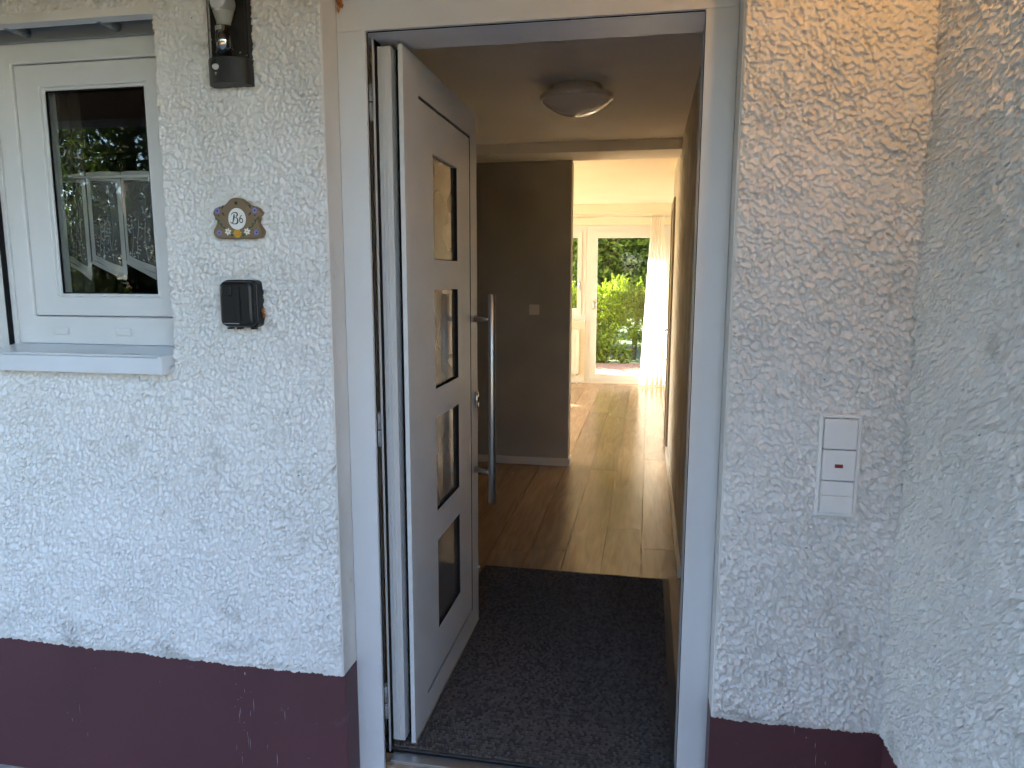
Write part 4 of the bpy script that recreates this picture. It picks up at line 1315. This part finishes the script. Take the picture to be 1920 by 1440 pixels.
sb_ = thing('leafy_shrub', (-.05, 11.85, -.13), 'low shrub with broad yellow-green leaves at the terrace edge', 'shrub')
for k in range(9):
    a = k * math.tau / 9
    MB().tube([(-.05, 11.85, -.13), (-.05 + .15 * math.cos(a), 11.85 + .08 * math.sin(a), .12), (-.05 + .34 * math.cos(a), 11.85 + .16 * math.sin(a), .32)], [.012, .008, .003], 6).build('stem', 'bark', sb_)
P = np.concatenate([ball(500, (-.12, 11.8, .16), .34, .20, .30, 31, .3), ball(160, (.32, 11.85, .05), .22, .15, .18, 32, .3)])
P = P[P[:, 2] > -.11]
leaves('foliage', P, .085, 'leaf_shrub', sb_, 33, aspect=.8)
# ------------------------------------------------------------------ front garden (row mirrored in the window pane; side trees and fence added for the light)
GF = 'tall conifers across the front lawn'
def conifer(x, y, h, r0, label, seed):
    t = thing('conifer', (x, y, -.17), label, 'tree', GF)
    MB().tube([(x, y, -.17), (x, y, h * .5), (x, y, h * .95)], [.17, .10, .015], 8).build('trunk', 'bark', t)
    q = np.random.RandomState(seed)
    n = 620
    f = q.uniform(0, 1, n) ** 1.25
    a = q.uniform(0, math.tau, n)
    rr = r0 * (1 - f * .93) * q.uniform(.55, 1.08, n)
    tip = np.stack([x + rr * np.cos(a), y + rr * np.sin(a), .15 + f * (h - .2) + .12 * q.normal(size=n)], -1)
    root = np.stack([x + 0 * a, y + 0 * a, tip[:, 2] + .18 * rr], -1)
    k = q.uniform(.25, 1.0, (n, 34, 1))
    P = root[:, None] + (tip - root)[:, None] * k + q.normal(size=(n, 34, 3)) * .085
    P = P.reshape(-1, 3)
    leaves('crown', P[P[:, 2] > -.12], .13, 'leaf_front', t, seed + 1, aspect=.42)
for k, (x, y, h, r0, lab) in enumerate([
        (-5.2, -8.0, 5.6, 1.35, 'conifer mirrored at the right edge of the window pane'),
        (-6.9, -7.7, 6.4, 1.5, 'conifer mirrored in the middle of the window pane'),
        (-8.8, -8.1, 6.0, 1.5, 'conifer mirrored at the left of the window pane'),
        (-10.8, -7.6, 6.6, 1.6, 'conifer at the left end of the front lawn'),
        (-3.2, -8.4, 5.9, 1.5, 'conifer across the lawn to the left of the path'),
        (-1.1, -8.7, 6.3, 1.5, 'conifer straight across the lawn from the window'),
        (1.2, -8.9, 5.8, 1.5, 'conifer straight across the lawn from the front door'),
        (3.6, -8.6, 6.4, 1.6, 'conifer at the right end of the front lawn'),
        (-7.6, -1.9, 3.6, 0.9, 'added side conifer nearest the house, darkens the right-hand wall'),  # side conifers added to hold left sky light off the right wall
        (-8.0, -3.6, 4.0, 1.0, 'second added side conifer, blocks sky light from the left'),
        (-8.4, -5.3, 4.4, 1.1, 'third added side conifer, blocks sky light from the left')]):
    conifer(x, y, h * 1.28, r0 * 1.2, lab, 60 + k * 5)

fe = thing('bounce_fence', (2.0, -6.9, -.17), 'unseen brown board fence added to bounce warm light to the front', 'fence')  # fence added as a warm reflector for the house front
for i in range(84):
    x = -4.4 + i * .15
    MB().box(x, x + .143, -6.93, -6.908, -.10, 1.25 + rnd.uniform(-.01, .01)).build('board', 'bounce_fence_wood', fe)
for z in (.2, 1.0):
    MB().box(-4.4, 8.2, -6.975, -6.932, z, z + .09).build('rail', 'bounce_fence_wood', fe)
for i in range(7):
    MB().box(-4.4 + i * 2.08, -4.3 + i * 2.08, -7.08, -6.98, -.17, 1.3).build('post', 'bounce_fence_wood', fe)

# ------------------------------------------------------------------ porch lamp on the right-hand wall (lit, just above the frame)
pl_ = thing('porch_lamp', (1.372, -.60, 2.24), 'small warm globe lamp lit on the right-hand wall above', 'wall lamp')
MB().tube([(1.374, -.60, 2.24), (1.362, -.60, 2.24)], .04, 20).build('back_plate', 'anthracite', pl_)
MB().tube([(1.362, -.60, 2.24), (1.30, -.60, 2.24), (1.305, -.60, 2.252)], .009, 10).build('arm', 'anthracite', pl_)
MB().lathe([(.0, -.02), (.022, -.02), (.024, .012), (.0, .012)], (1.305, -.60, 2.265), 20).build('socket', 'anthracite', pl_)
gm = bpy.data.materials.new('lit_globe')
gm.use_nodes = True
q = gm.node_tree.nodes['Principled BSDF']
q.inputs['Base Color'].default_value = (.9, .8, .6, 1)
q.inputs['Emission Color'].default_value = (1, .55, .18, 1)
q.inputs['Emission Strength'].default_value = 1.5
MAT['lit_globe'] = gm
MB().lathe([(.0, .0)] + [(.032 * math.sin(t), .034 - .034 * math.cos(t)) for t in [k * math.pi / 12 for k in range(1, 13)]], (1.305, -.60, 2.278), 24).build('globe', 'lit_globe', pl_)
ld = bpy.data.lights.new('porch_bulb', 'POINT')
ld.energy = 0.15
ld.color = (1.0, .50, .14)
ld.shadow_soft_size = .03
lo = bpy.data.objects.new('porch_bulb', ld)
col.objects.link(lo)
lo.parent = pl_
lo.location = Vector((1.305, -.60, 2.23)) - Vector(pl_.location) + Vector((-.01, 0, 0))
